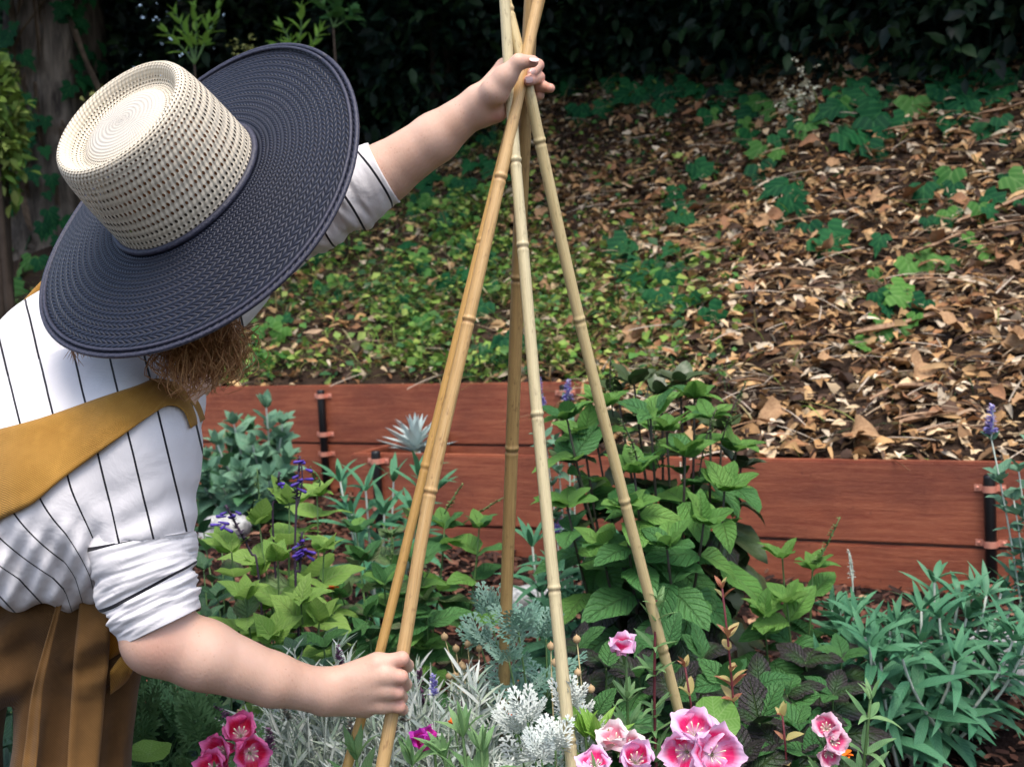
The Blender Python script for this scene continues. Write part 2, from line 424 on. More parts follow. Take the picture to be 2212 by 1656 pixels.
def put_leaves(parent, specs, name='leaf', limit=300):
    """specs: (mesh, world matrix). The nearest ones become objects, any rest is one joined part."""
    specs = sorted(specs, key=lambda s: (s[1].translation - CAM).length); off = Matrix.Translation(-wloc(parent))
    for me, M in specs[:limit]:
        o = bpy.data.objects.new(name, me); COL.objects.link(o); o.parent = parent; o.matrix_basis = off @ M
    rest = specs[limit:]
    if rest:
        parts = []
        for me, M in rest:
            parts.append(([tuple(M @ v.co) for v in me.vertices], [tuple(p.vertices) for p in me.polygons], [(0.3, 0.3)] * len(me.vertices)))
        V, F, UV = join(parts); o = add('foliage', mesh_data('foliage', V, F, UV), rest[0][0].materials[0], parent); o['kind'] = 'stuff'
def scatter(name, tmpl, pos, dirs, ups, scl, mat, cols=None, parent=None):
    """many small pieces of one shape joined into a mesh (numpy)"""
    V0, F0, UV0 = tmpl; V0 = np.array(V0); n = len(pos); m = len(V0)
    Y = dirs / np.linalg.norm(dirs, axis=1, keepdims=True); X = np.cross(Y, ups); X /= np.linalg.norm(X, axis=1, keepdims=True) + 1e-9
    Z = np.cross(X, Y); s = np.asarray(scl)
    if s.ndim == 1: s = np.stack([s, s, s], 1)
    W = pos[:, None, :] + V0[None, :, 0:1] * (X * s[:, 0:1])[:, None, :] + V0[None, :, 1:2] * (Y * s[:, 1:2])[:, None, :] + V0[None, :, 2:3] * (Z * s[:, 2:3])[:, None, :]
    F = []
    off = np.arange(n) * m
    quads = np.array([f for f in F0 if len(f) == 4], dtype=np.int64).reshape(-1, 4); tris = np.array([f for f in F0 if len(f) == 3], dtype=np.int64).reshape(-1, 3)
    if len(quads): F += (quads[None] + off[:, None, None]).reshape(-1, 4).tolist()
    if len(tris): F += (tris[None] + off[:, None, None]).reshape(-1, 3).tolist()
    uv = np.tile(np.array(UV0), (n, 1)); c = None if cols is None else np.repeat(cols, m, axis=0)
    return add(name, mesh_data(name, W.reshape(-1, 3), F, uv, c), mat, parent)
def pick(cols, n, jit=0.25, p=None):
    c = np.array(cols)[RNG.choice(len(cols), n, p=p)]; return np.clip(c * (1 + jit * RNG.uniform(-1, 1, (n, 1))), 0, 1)
def bank_np(x, y): return np.array([bank_z(a, b) for a, b in zip(x, y)])

# ------------------------------------------------------------------ leaf litter on the bank
M_litter = col_mat('dry_leaves', 0.75, 0.25, 0.12, 25)
def bank_points(n, pxr, pyr, dens=None):
    out = []
    while len(out) < n:
        px, py = random.uniform(*pxr), random.uniform(*pyr); p = bank_hit(px, py)
        if dens is None or random.random() < dens(px, py, p): out.append(p)
    return out
def strip_pts(n, dens):
    """points spread evenly over the ground of the bank in view"""
    out = []
    while len(out) < n:
        s, tau = random.uniform(-3.6, 3.6), random.uniform(0.03, 4.2); q = A1 + E1 * s + N1 * tau
        if (q - A2).dot(N2) < 0.04 and s < (W2R - A1).dot(E1): continue
        z = bank_z(q.x, q.y); px, py, d = proj((q.x, q.y, z))
        if -420 < px < 2420 and random.random() < dens(px, py, tau): out.append((q.x, q.y, z))
    return np.array(out)
def rand_dirs(n, flat=0.35):
    a = RNG.uniform(0, 2 * np.pi, n); return np.stack([np.cos(a), np.sin(a), RNG.normal(0, flat, n) + 0.0], 1)
def rand_ups(n, tilt=0.5):
    return np.stack([RNG.normal(0, tilt, n), RNG.normal(-0.2, tilt, n), np.ones(n)], 1)
TAN = [(0.54, 0.35, 0.17), (0.40, 0.23, 0.10), (0.64, 0.48, 0.29), (0.22, 0.125, 0.06), (0.48, 0.29, 0.13), (0.70, 0.58, 0.42), (0.08, 0.045, 0.03), (0.30, 0.15, 0.07), (.05, .03, .022), (.12, .07, .045)]
def litter_d(px, py, tau):
    g = 0.35 if px < 1100 and tau > 0.4 else 1.0
    return g
n = 23000; pts = strip_pts(n, litter_d); pts[:, 2] += RNG.uniform(0.0, 0.035, n)
dl = [grid_leaf(P_ovate, 2, 4, .55, .5, .35, .3, seed=1), grid_leaf(P_lance, 2, 4, .22, .5, .4, .2, seed=2), grid_leaf(P_heart, 2, 4, .8, -.4, -.3, .4, seed=3)]
kinds = RNG.choice(3, n, p=(.33, .50, .17))
for k_ in range(3):
    m = kinds == k_; q = pts[m]; c_ = len(q)
    o = scatter('leaf_litter', dl[k_], q, rand_dirs(c_), rand_ups(c_, .6), RNG.triangular(.025, .045, .09, c_) * (1, 1.35, .8)[k_], M_litter, pick(TAN, c_, .4))
    tag(o, ('broad dry brown leaves strewn thickly over the bank', 'narrow dry leaves mixed into the litter on the bank', 'curled cupped dead leaves lying on the bank litter')[k_], 'leaf litter', 'leaf litter on the bank', 'stuff')
n = 2600; q = strip_pts(n, lambda px, py, tau: 1.0 if px > 1300 else 0.25); q[:, 2] += RNG.uniform(.01, .05, n)
o = scatter('dry_twigs', grid_leaf(P_strip, 2, 4, .028, .6, .14, 0, seed=5), q, rand_dirs(n, .15), rand_ups(n, .3), RNG.uniform(.06, .24, n), M_litter, pick([(0.40, .30, .2), (.26, .15, .08), (.5, .42, .33)], n))
tag(o, 'thin dry twigs and stalks scattered over the bank litter', 'twigs', None, 'stuff')
# the largest pieces: individually placed dead leaves and shed bark strips, parts of the bank
big = [leafset(plain('dead_leaf_%d' % i, c, .7, .25, c2, 12), lambda s, i=i: grid_leaf((P_heart, P_ovate, P_lance)[i % 3], 4, 6, (.8, .55, .24)[i % 3], .5, (.35, -.25, .4)[s % 3], .35, seed=s + 10 * i), 3)
       for i, (c, c2) in enumerate([((.40, .25, .13), (.25, .14, .07)), ((.30, .15, .07), (.18, .09, .05)), ((.45, .33, .22), (.3, .19, .11))])]
specs = []
for p in strip_pts(215, lambda px, py, tau: 1.0 if px > 1150 else .25):
    a = random.uniform(0, 6.28)
    specs.append((random.choice(random.choice(big)), mat_from((math.cos(a), math.sin(a), random.uniform(-.3, .5)), (random.gauss(0, .5), -.5 + random.gauss(0, .4), 1), (p[0], p[1], p[2] + .04), random.uniform(.07, .12))))
put_leaves(bank, specs, 'dead_leaf')
M_bark = plain('shed_bark', (.40, .27, .17), .85, .15, (.20, .115, .07), 18, .6)
bark = leafset(M_bark, lambda s: grid_leaf(P_strip, 4, 8, (.075, .04, .09, .03)[s], 1.1, (.12, .25, -.1, .3)[s], .2, seed=s), 4)
specs = []
def bark_d(px, py, tau): return 1.0 if (px > 1750 and tau < 2.4) else .12 if px > 1200 else .03
for p in strip_pts(85, bark_d):
    a = random.gauss(0.25, .6)
    specs.append((random.choice(bark), mat_from((math.cos(a), math.sin(a), random.uniform(-.1, .25)), (random.gauss(0, .3), -.3, 1), (p[0], p[1], p[2] + .05), random.uniform(.14, .36))))
put_leaves(bank, specs, 'bark_strip')

# ------------------------------------------------------------------ low greenery on the left part of the bank
M_green = col_mat('ground_cover', 0.55, 0.3, 0.25, 20, .2)
def green_d(px, py, tau):
    if px < 1150: return (1.0 if 430 < py < 830 else .6) * min(1, max(.12, .55 + 1.6 * patch(px, py)))
    return max(0, 1 - (px - 1150) / 500) * (1 if 560 < py < 860 else .15)
def patch(x, y): return mnoise.noise(Vector((x * .006, y * .011, 1.7))) + .5 * mnoise.noise(Vector((x * .017, y * .03, 4.1)))
GRN = [(.12, .25, .04), (.07, .18, .04), (.20, .32, .06), (.30, .40, .09), (.035, .11, .04)]
n = 12000; q = strip_pts(n, green_d); q[:, 2] += RNG.uniform(.005, .10, n)
tag(scatter('ground_cover', grid_leaf(P_round, 2, 2, .8, .2, .2), q, rand_dirs(n, .5), rand_ups(n, .6), RNG.triangular(.012, .02, .062, n), M_green, pick(GRN, n)), 'low leafy green weeds covering the left part of the bank', 'weeds', None, 'stuff')
n = 9500; q = strip_pts(n, lambda px, py, tau: green_d(px, py, tau) if px < 1150 else max(.05, green_d(px, py, tau)))
a = RNG.uniform(0, 6.28, n); dirs = np.stack([np.cos(a) * .7, np.sin(a) * .7, RNG.uniform(.3, 1.3, n)], 1)
GRS = GRN + [(.42, .36, .18), (.34, .30, .15), (.24, .26, .08), (.5, .43, .25)]
tag(scatter('grass', grid_leaf(P_lance, 2, 4, .026, .3, .55), q, dirs, np.tile([0, 0, 1.0], (n, 1)) + RNG.normal(0, .1, (n, 3)), RNG.triangular(.05, .10, .30, n), M_green, pick(GRS, n)), 'green and straw coloured grass blades on the bank', 'grass', None, 'stuff')

# ------------------------------------------------------------------ ivy
M_ivy = leaf_mat('ivy_leaf', (.004, .042, .020), (.014, .100, .030), (.06, .19, .06), .6, .08, .12, bump=.25, vfreq=3)
M_ivy_lt = leaf_mat('young_ivy_leaf', (.035, .15, .03), (.10, .25, .045), (.25, .4, .15), .55, .15, .3, bump=.25, vfreq=3)
IVY = leafset(M_ivy, lambda s: ivy_leaf((.12, .25, .05, .35)[s], s)); IVYL = leafset(M_ivy_lt, lambda s: ivy_leaf((.15, .3, .05, .4)[s], s))
M_vine = plain('vine_stem', (.10, .065, .04), .8, .2, (.06, .05, .03))
def ivy_patch(label, pxs, n, size, light=0.15, spread=45, group='ivy vines on the bank', lift=.05):
    """a vine along image points lying on the bank, leaves beside it"""
    wp = [bank_hit(*p) for p in pxs]; wp = [p + bank_n(p.x, p.y) * .025 for p in wp]
    line = catmull(wp, 8); root = empty('ivy_vine', wp[0], label, 'ivy', group)
    add('vine', tube_mesh('vine', line, [.004] * len(line), 6), M_vine, root)
    specs = []
    for i in range(n):
        b = line[int(random.random() * (len(line) - 1))]; px, py, d = proj(b)
        p = bank_hit(px + random.gauss(0, spread), py + random.gauss(0, spread * .8)); nn = bank_n(p.x, p.y)
        up = (nn * .5 + Vector((random.gauss(0, .35), -.75 + random.gauss(0, .3), .35 + random.gauss(0, .3)))).normalized()
        dr = Vector((random.gauss(0, .6), -.4, -.8 + random.gauss(0, .35)))
        s = 1.3 * size * random.uniform(.6, 1.15); pos = p + nn * random.uniform(.02, lift + .03)
        specs.append((random.choice(IVYL if random.random() < light else IVY), mat_from(dr, up, pos, s)))
    put_leaves(root, specs)
for args in [
    ('large dark ivy leaves hanging in the middle right of the leaf litter', [(1690, 440), (1740, 500), (1780, 560)], 11, .125, .0, 26),
    ('dark ivy trail running across the litter below the hand', [(1340, 520), (1450, 470), (1560, 430)], 12, .10, .05, 40),
    ('bright green ivy trail at the right above the front plank wall', [(2000, 600), (1930, 640), (1900, 700), (1950, 720)], 22, .085, .45, 45),
    ('ivy trail with mixed leaves at the right edge of the bank', [(2190, 420), (2120, 470), (2060, 470), (2150, 540)], 20, .095, .35, 45),
    ('small ivy sprigs on the litter right of the bamboo tepee', [(1380, 570), (1440, 590), (1400, 680)], 12, .10, .05, 35),
    ('dark ivy clump climbing behind the bamboo canes', [(1080, 560), (1070, 620), (1060, 690)], 10, .10, .1, 32),
    ('dark ivy clump just above the back plank wall behind the canes', [(1090, 740), (1110, 800)], 9, .11, .0, 28),
    ('green ivy on the bank below the raised sleeve', [(740, 590), (700, 600), (680, 640)], 16, .085, .4, 45),
    ('ivy patch on the bank between the sleeve and the canes', [(860, 560), (930, 540), (990, 600), (930, 720)], 20, .08, .4, 60),
    ('bright ivy sprig near the back plank wall below the hat', [(600, 770), (560, 760)], 9, .075, .7, 28),
    ('pale green ivy sprig on the grassy bank above the back wall', [(880, 720), (930, 760)], 9, .075, .8, 30),
    ('glossy ivy under the reaching forearm', [(900, 430), (960, 370), (1040, 330)], 30, .10, .2, 45),
    ('shaded ivy behind the upper hand', [(1050, 330), (1000, 420), (1080, 440)], 20, .10, .15, 45),
    ('ivy sprig in the litter at the centre right', [(1480, 620), (1470, 700)], 8, .10, .05, 28),
    ('ivy with light leaves above the white flower cluster', [(1600, 300), (1680, 280), (1760, 300)], 18, .11, .5, 40),
    ('dense dark ivy at the top of the litter slope on the right', [(1800, 270), (1900, 240), (2050, 230), (2180, 260)], 60, .14, .05, 60),
    ('deeply shaded ivy at the top of the slope behind the canes', [(1250, 220), (1380, 210), (1500, 230), (1600, 220)], 45, .12, .04, 60),
    ('ivy on the bank at the left edge beside the back', [(10, 640), (40, 600), (60, 500)], 16, .12, .25, 40),
]: ivy_patch(*args)

# ------------------------------------------------------------------ dark shrubs and trees above the bank
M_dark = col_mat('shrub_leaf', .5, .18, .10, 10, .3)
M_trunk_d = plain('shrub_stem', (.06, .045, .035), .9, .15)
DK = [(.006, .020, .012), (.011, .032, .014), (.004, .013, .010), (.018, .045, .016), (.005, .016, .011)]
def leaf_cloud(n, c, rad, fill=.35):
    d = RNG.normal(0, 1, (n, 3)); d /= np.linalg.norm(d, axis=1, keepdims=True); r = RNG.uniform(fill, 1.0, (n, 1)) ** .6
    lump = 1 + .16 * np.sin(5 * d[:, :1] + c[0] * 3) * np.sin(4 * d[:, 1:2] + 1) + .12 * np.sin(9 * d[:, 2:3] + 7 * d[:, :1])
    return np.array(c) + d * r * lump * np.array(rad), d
LEAF_S = grid_leaf(P_ovate, 2, 3, .5, .3, .25)
def shrub(label, px, py, dpt, rad, n, size, cols=DK, cat='shrub', z0=None, wisps=0):
    b = P(px, py, dpt); zb = bank_z(b.x, b.y); root = empty('dark_shrub', (b.x, b.y, zb), label, cat, 'shrubs above the bank')
    c = (b.x, b.y, max(b.z, zb + rad[2] * .6) if z0 is None else z0)
    q, d = leaf_cloud(n, c, rad); keep = q[:, 2] > bank_np(q[:, 0], q[:, 1]) - .02; q, d = q[keep], d[keep]; m = len(q)
    dirs = d * .6 + RNG.normal(0, .6, (m, 3)); ups = np.tile([0, -.4, 1.0], (m, 1)) + RNG.normal(0, .5, (m, 3))
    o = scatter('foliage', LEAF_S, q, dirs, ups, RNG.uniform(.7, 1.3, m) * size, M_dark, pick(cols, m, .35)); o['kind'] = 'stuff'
    o.parent = root; o.location = -root.location
    for i in range(5):
        e = Vector(c) + Vector((random.uniform(-.6, .6) * rad[0], random.uniform(-.6, .6) * rad[1], random.uniform(0, .7) * rad[2]))
        s = Vector((b.x + random.uniform(-.1, .1), b.y + random.uniform(-.1, .1), zb - .05))
        add('stem', tube_mesh('stem', bez(s, (s + e) / 2 + Vector((0, 0, .2)), e, 6), [.025, .022, .018, .014, .01, .006], 6), M_trunk_d, root)
    return root
HEDGE = (('dense dark shrub in deep shade behind the raised hand', 1140, 300, 8000), ('dark shrub with light leaf tips behind the wide hat brim', 840, 400, 7000), ('dark leafy shrub right of the bamboo cane tops', 1430, 245, 8000), ('dark leafy shrub at the top right with pale specks of sky', 1720, 215, 4200),
    ('dark shrub filling the top right corner', 2010, 245, 5200), ('dark shrub cut by the right edge at the top', 2270, 265, 6500), ('shaded shrub behind the hat crown at the top left', 560, 400, 7000), ('shaded shrub beside the tree trunk at the top left', 285, 420, 6500))
HEDGE += (('dark shrub beyond the left edge behind the tree trunk', -60, 380, 6000), ('dark shrub farther left along the hedge line', -420, 380, 6000), ('dark shrub at the far left end of the hedge line', -800, 380, 5000))
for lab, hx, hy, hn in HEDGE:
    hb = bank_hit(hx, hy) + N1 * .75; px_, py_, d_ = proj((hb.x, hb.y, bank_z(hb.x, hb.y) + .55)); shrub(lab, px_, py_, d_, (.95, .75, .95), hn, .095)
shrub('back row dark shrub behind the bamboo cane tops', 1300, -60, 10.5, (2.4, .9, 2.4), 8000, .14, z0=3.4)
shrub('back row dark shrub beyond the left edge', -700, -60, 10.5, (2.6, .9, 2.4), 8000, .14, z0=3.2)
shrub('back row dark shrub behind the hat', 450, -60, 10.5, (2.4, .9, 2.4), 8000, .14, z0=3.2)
shrub('sunlit yellow green bush at the left edge beside the trunk', -20, 260, 6.5, (.16, .2, .42), 900, .07, cols=[(.22, .33, .06), (.14, .25, .05), (.30, .38, .10)])
M_trunk = None
def trunk_mat():
    k = NT('shaggy_bark'); u, v = k.uv(); o = k.coord('Object'); n = k.noise(k.scale(o, 9, 9, 1.2), 2, 6, .65, .5); n2 = k.noise(o, 3, 3)
    k.set(k.mix(k.mapr(n, .35, .65), (.04, .034, .03), k.mix(n2, (.15, .13, .115), (.25, .21, .17))), .9, .15); k.bump(n, .9, .03); return k.m
M_trunk = trunk_mat()
def tree(label, base, top, r0, crown_c, crown_r, nleaf, limbs, leaf_size=.16, parts=True):
    root = empty('tree', base, label, 'tree', 'trees on the top of the bank'); V = []; pts = catmull([base - ZV * .3, base.lerp(top, .35) + Vector((.05, 0, 0)), base.lerp(top, .7) - Vector((.04, 0, 0)), top], 6)
    N_ = len(pts); seg = 28; F = []; UV = []
    for i, p in enumerate(pts):
        f = i / (N_ - 1); r = r0 * (1 - .55 * f) * (1 + .5 * math.exp(-7 * f))
        for k in range(seg):
            a = 2 * math.pi * k / seg; rr = r * (1 + .09 * math.sin(5 * a + 3 * f) + .05 * math.sin(11 * a - 6 * f) + .03 * math.sin(17 * a + 20 * f))
            V.append((p.x + rr * math.cos(a), p.y + rr * math.sin(a), p.z)); UV.append((k / seg, f))
    for i in range(N_ - 1):
        for k in range(seg): F.append((i * seg + k, i * seg + (k + 1) % seg, (i + 1) * seg + (k + 1) % seg, (i + 1) * seg + k))
    add('trunk', mesh_data('trunk', V, F, UV), M_trunk, root)
    for e in limbs:
        s = base.lerp(top, random.uniform(.6, .95)); e = Vector(e)
        add('limb', tube_mesh('limb', bez(s, (s + e) / 2 + ZV * .4, e, 7), [r0 * .35, r0 * .3, r0 * .25, r0 * .2, r0 * .14, r0 * .09, r0 * .04], 8), M_trunk, root)
    q, d = leaf_cloud(nleaf, crown_c, crown_r, .15); m = len(q)
    q = q[q[:, 2] > 1.35 + .262 * q[:, 1]]; m = len(q)      # crowns are added to shade the bank and trimmed to stay out of view
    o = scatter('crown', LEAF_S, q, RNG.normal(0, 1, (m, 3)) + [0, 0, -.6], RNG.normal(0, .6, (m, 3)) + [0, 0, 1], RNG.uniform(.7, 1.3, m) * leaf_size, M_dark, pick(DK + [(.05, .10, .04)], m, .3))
    o['kind'] = 'stuff'; o.parent = root; o.location = -root.location
    return root
tb = bank_hit(75, 560); tb = Vector((tb.x - .1, tb.y + .5, bank_z(tb.x - .1, tb.y + .5)))
tree_l = tree('shaggy barked tree trunk wrapped in ivy at the top left', tb, tb + Vector((.25, .5, 5.5)), .30, (-1.6, 7.4, 5.0), (3.4, 2.9, 1.9), 12000, [(-3, 7, 5), (-.5, 7.4, 5), (0, 8.6, 5.6), (-2.5, 9.5, 6)])
for p, h in (((1.6, 9.4), 5.5), ((4.4, 8.6), 5.0)):  # unseen trees, added so their crowns darken the hedge and upper slope
    b = Vector((p[0], p[1], bank_z(*p)))
    tree(('unseen broad tree added to shade the hedge behind the cane tops' if p[0] < 3 else 'unseen broad tree added to shade the slope beyond the top right corner'), b, b + Vector((.1, -.3, h - 1.2)), .2, (p[0] - .2, p[1] - 2.0, h - .1), (3.0, 2.9, 1.8), 13000, [(p[0] + 1.2, p[1] - 1, h), (p[0] - 1.4, p[1] - 1.2, h), (p[0], p[1] - 2, h + .3)])
# loose bark strips on the trunk, ivy climbing it
bark = leafset(plain('hanging_bark', (.20, .15, .11), .9, .1, (.09, .07, .055), 14, .5), lambda s: grid_leaf(P_strip, 4, 8, .16, 1.1, (.12, .25, -.1, .3)[s], .3, seed=s), 4)
specs = []
for i in range(46):
    a = random.uniform(-2.6, -.4); z = random.uniform(-.1, 2.2); f = z / 5.5; c = tb + Vector((.25, .5, 5.5)) * f; r = .30 * (1 - .55 * f) * (1 + .5 * math.exp(-7 * f)) + .015
    pos = c + Vector((math.cos(a) * r, math.sin(a) * r, 0)); specs.append((random.choice(bark), mat_from((random.gauss(0, .18), random.gauss(0, .1), -1), (math.cos(a), math.sin(a), .1), pos + ZV * .2, (random.uniform(.12, .3), random.uniform(.3, .8), .4))))
put_leaves(tree_l, specs, 'bark_strip')
root = empty('ivy_vine', tb, 'ivy climbing the shaggy trunk at the top left', 'ivy', 'ivy vines on the bank'); specs = []
vl = [tb + Vector((.25, .5, 5.5)) * (i / 12 * .45) + Vector((math.cos(-1.5 + .5 * math.sin(i)) * .33, math.sin(-1.5 + .5 * math.sin(i)) * .33, 0)) for i in range(13)]
add('vine', tube_mesh('vine', vl, [.008] * 13, 6), M_vine, root)
for i in range(260):
    a = random.uniform(-2.9, -.2); z = random.uniform(-.1, 2.3); f = z / 5.5; c = tb + Vector((.25, .5, 5.5)) * f; r = .36 * (1 - .55 * f) * (1 + .5 * math.exp(-7 * f)) + random.uniform(0, .06)
    if math.sin(4 * a + z * 3) + .4 * math.sin(9 * z) < -.4: continue
    specs.append((random.choice(IVY), mat_from((random.gauss(0, .5), -.3, -.9), (math.cos(a), math.sin(a), .5), c + Vector((math.cos(a) * r, math.sin(a) * r, 0)), random.uniform(.07, .13))))
put_leaves(root, specs)

# ------------------------------------------------------------------ mulch chips
M_chip = col_mat('mulch_chip', .85, .2, 0, 40)
def bed_pts(n, d0, d1, pxr=(-100, 2320)):
    out = []
    while len(out) < n:
        d = math.sqrt(random.uniform(d0 * d0, d1 * d1)); p = P(random.uniform(*pxr), 1200, d); z = bed_z(p.x, p.y)
        if t1(p.x, p.y) > -.03 and (p - W1L).dot(E1) > -.02: continue
        if (p - A2).dot(N2) > -.03: continue
        out.append((p.x, p.y, z))
    return np.array(out)
n = 16000; q = bed_pts(n, 1.5, 5.3); q[:, 2] += RNG.uniform(0, .022, n)
CH = [(.11, .045, .028), (.065, .028, .02), (.16, .075, .048), (.035, .018, .014), (.24, .13, .085)]
o = scatter('mulch', grid_leaf(P_strip, 2, 2, .34, .35, .06), q, rand_dirs(n, .4), rand_ups(n, .6), RNG.uniform(.012, .048, n), M_chip, pick(CH, n, .3, p=(.32, .25, .2, .18, .05)))
tag(o, 'dark red brown bark mulch chips covering the garden bed', 'mulch', None, 'stuff')
M_deadleaf = plain('fallen_leaf', (.45, .30, .18), .8, .2, (.3, .18, .1))
fl = leafset(M_deadleaf, lambda s: grid_leaf(P_lance, 4, 5, .3, .5, .2, .2, seed=s), 3); specs = []
for p in bed_pts(40, 1.8, 4.6):
    a = random.uniform(0, 6.28); specs.append((random.choice(fl), mat_from((math.cos(a), math.sin(a), .1), (random.gauss(0, .3), random.gauss(0, .3), 1), (p[0], p[1], p[2] + .025), random.uniform(.03, .075))))
put_leaves(garden_bed, specs, 'fallen_leaf')

# ------------------------------------------------------------------ rocks
def rock_mat():
    k = NT('granite'); o = k.coord('Object'); n = k.noise(o, 60, 5, .7); n2 = k.noise(o, 9, 3)
    v = k.n('ShaderNodeTexVoronoi'); v.inputs['Scale'].default_value = 130; k.put(v.inputs['Vector'], o)
    c = k.mix(k.mapr(n, .38, .62), (.22, .23, .23), (.50, .51, .50)); c = k.mix(k.m_('MULTIPLY', k.mapr(v.outputs['Distance'], 0, .25, 1, 0), .6), c, (.09, .09, .09))
    c = k.mix(k.m_('MULTIPLY', k.mapr(n2, .45, .7), .35), c, (.36, .31, .24)); k.set(c, .85, .3); k.bump(k.m_('ADD', n, n2), .5, .006); return k.m
M_rock = rock_mat()
def rock(label, px, py, d, size, seed):
    import bmesh
    b = P(px, py, d); z = bed_z(b.x, b.y); rr = random.Random(seed); ph = [rr.uniform(0, 6.28) for _ in range(9)]
    bm = bmesh.new(); bmesh.ops.create_icosphere(bm, subdivisions=4, radius=1)
    for v in bm.verts:
        c = v.co.copy(); k = 1 + .14 * math.sin(2.3 * c.x + ph[0]) * math.sin(2.1 * c.y + ph[1]) + .10 * math.sin(3.7 * c.z + ph[2] + 2 * c.x) + .05 * math.sin(7 * c.y + ph[3]) * math.sin(6 * c.x + ph[4]) + .02 * math.sin(15 * c.x + ph[5]) * math.sin(13 * c.z + ph[6])
        f = [max(-.78, min(.78, c[i])) * 1.12 for i in range(3)]
        v.co = Vector((f[0] * size[0], f[1] * size[1], f[2] * size[2])) * k
    me = bpy.data.meshes.new('rock'); bm.to_mesh(me); bm.free(); me.polygons.foreach_set('use_smooth', [True] * len(me.polygons)); me.materials.append(M_rock)
    o = bpy.data.objects.new('rock', me); COL.objects.link(o); o.location = (b.x, b.y, z + size[2] * .55); o.rotation_euler = (0, 0, rr.uniform(-.4, .4))
    return tag(o, label, 'rock', 'grey garden rocks')
rock('small pale grey rock at the left beside the sage shrub', 486, 1112, 4.45, (.085, .06, .055), 1)
rock('grey rock behind the middle bamboo cane', 1155, 1290, 3.5, (.085, .06, .065), 2)
rock('large speckled grey rock at the right edge of the bed', 2195, 1385, 2.95, (.13, .09, .075), 3)
rock('grey rock low behind the silver foliage at the bottom', 1335, 1560, 2.25, (.05, .05, .06), 4)
rock('grey rock at the bottom right in front of the narrow leaved clump', 1885, 1650, 2.1, (.07, .06, .035), 5)

# ------------------------------------------------------------------ plant builder
M_stem_g = plain('green_stem', (.09, .17, .05), .6, .3, (.06, .12, .04)); M_stem_d = plain('dark_stem', (.035, .05, .028), .6, .3, (.05, .028, .03))
M_stem_w = plain('woolly_stem', (.48, .52, .46), .9, .15, (.36, .42, .36)); M_stem_r = plain('red_stem', (.15, .03, .04), .6, .3)
M_stem_y = plain('straw_stem', (.5, .42, .22), .7, .2)
def gname(me): return me
def stem_leaves(root, specs, p0, p1, bow, r0, r1, smat, n, size, choose, ang=(80, 45), droop=.25, start=.2, per=2, jit=.25, tip=2, twist=90, name='stem', face=.35):
    """one stem from p0 to p1; n nodes with `per` leaves each; choose(f) -> mesh; ang from base to tip in degrees"""
    mid = (p0 + p1) / 2 + bow; pts = bez(p0, mid, p1, 9)
    add(name, tube_mesh(name, pts, [r0 + (r1 - r0) * i / 8 for i in range(9)], 6), smat, root)
    ph = random.uniform(0, 360)
    for i in range(n + tip):
        f = start + (1 - start) * (min(i, n) / max(1, n)) + (random.gauss(0, .035) if i < n else 0); f = min(max(f, .05), 1.0)
        pos = p0 * (1 - f) ** 2 + mid * 2 * f * (1 - f) + p1 * f * f
        t = ((mid - p0) * (1 - f) + (p1 - mid) * f).normalized(); a0 = t.orthogonal().normalized(); b0 = t.cross(a0)
        for k in range(per):
            az = R_(ph + i * twist + k * 360 / per + random.gauss(0, 14)); rad = a0 * math.cos(az) + b0 * math.sin(az)
            an = ang[0] + (ang[1] - ang[0]) * f
            if i >= n: an *= .65
            an = R_(an + random.gauss(0, 10)); d = t * math.cos(an) + rad * math.sin(an); d = d - ZV * droop * (1.3 - f) * random.uniform(.4, 1.4)
            s = size(f) * random.uniform(1 - jit, 1 + jit) * (1 if i < n else .7)
            up = t + ZV * .3 - rad * .1 + Vector((0, -face, 0)) + Vector((random.gauss(0, .2), random.gauss(0, .2), 0))
            specs.append((choose(f), mat_from(d, up, pos + rad * r1, s)))
    return pts
def spike(root, p0, p1, n, size, mat_bud, smat, name='flower_spike', r=.0016):
    pts = bez(p0, (p0 + p1) / 2 + Vector((random.gauss(0, .008), 0, 0)), p1, 8); parts = [tube(pts, [r] * 7 + [r * .5], 5)]
    o = add(name, mesh_data(name, *join(parts)), smat, root)
    V0 = grid_leaf(P_spoon, 2, 3, .55, .5, .2); k = n * 4; f = RNG.uniform(.15, 1, k); P0, P1 = np.array(p0), np.array(p1)
    a = RNG.uniform(0, 6.28, k); pos = P0 + (P1 - P0) * f[:, None]; d = np.stack([np.cos(a), np.sin(a), RNG.uniform(.2, .9, k)], 1)
    b = scatter('bud', V0, pos, d, np.tile([0, 0, 1.0], (k, 1)), size * (1.2 - .7 * f), mat_bud); b['kind'] = 'stuff'; b.parent = o; b.location = (0, 0, 0)
    return o

# leaf kinds
M_sal = leaf_mat('sage_green_leaf', (.04, .15, .042), (.085, .23, .06), (.16, .30, .11), .5, .35, .22, bump=.9)
M_sal_top = leaf_mat('bright_leaf', (.09, .25, .05), (.18, .36, .075), (.26, .40, .14), .5, .35, .3, bump=.8)
M_bronze = leaf_mat('bronze_leaf', (.028, .07, .022), (.04, .105, .03), (.13, .22, .06), .42, .45, .08, edge=(.022, .012, .018), bump=1.0, edge_amt=(.05, .62))
M_lime = leaf_mat('lime_leaf', (.16, .32, .06), (.27, .43, .10), (.38, .5, .2), .5, .3, .35, bump=.6)
M_lime_d = leaf_mat('olive_leaf', (.09, .18, .055), (.15, .24, .09), (.26, .33, .17), .5, .4, .2, edge=(.11, .10, .065), bump=.9, edge_amt=(.6, 1.2))
M_lance = leaf_mat('lance_leaf', (.035, .16, .082), (.085, .25, .12), (.16, .30, .17), .55, .35, .15, bump=.4, vfreq=14)
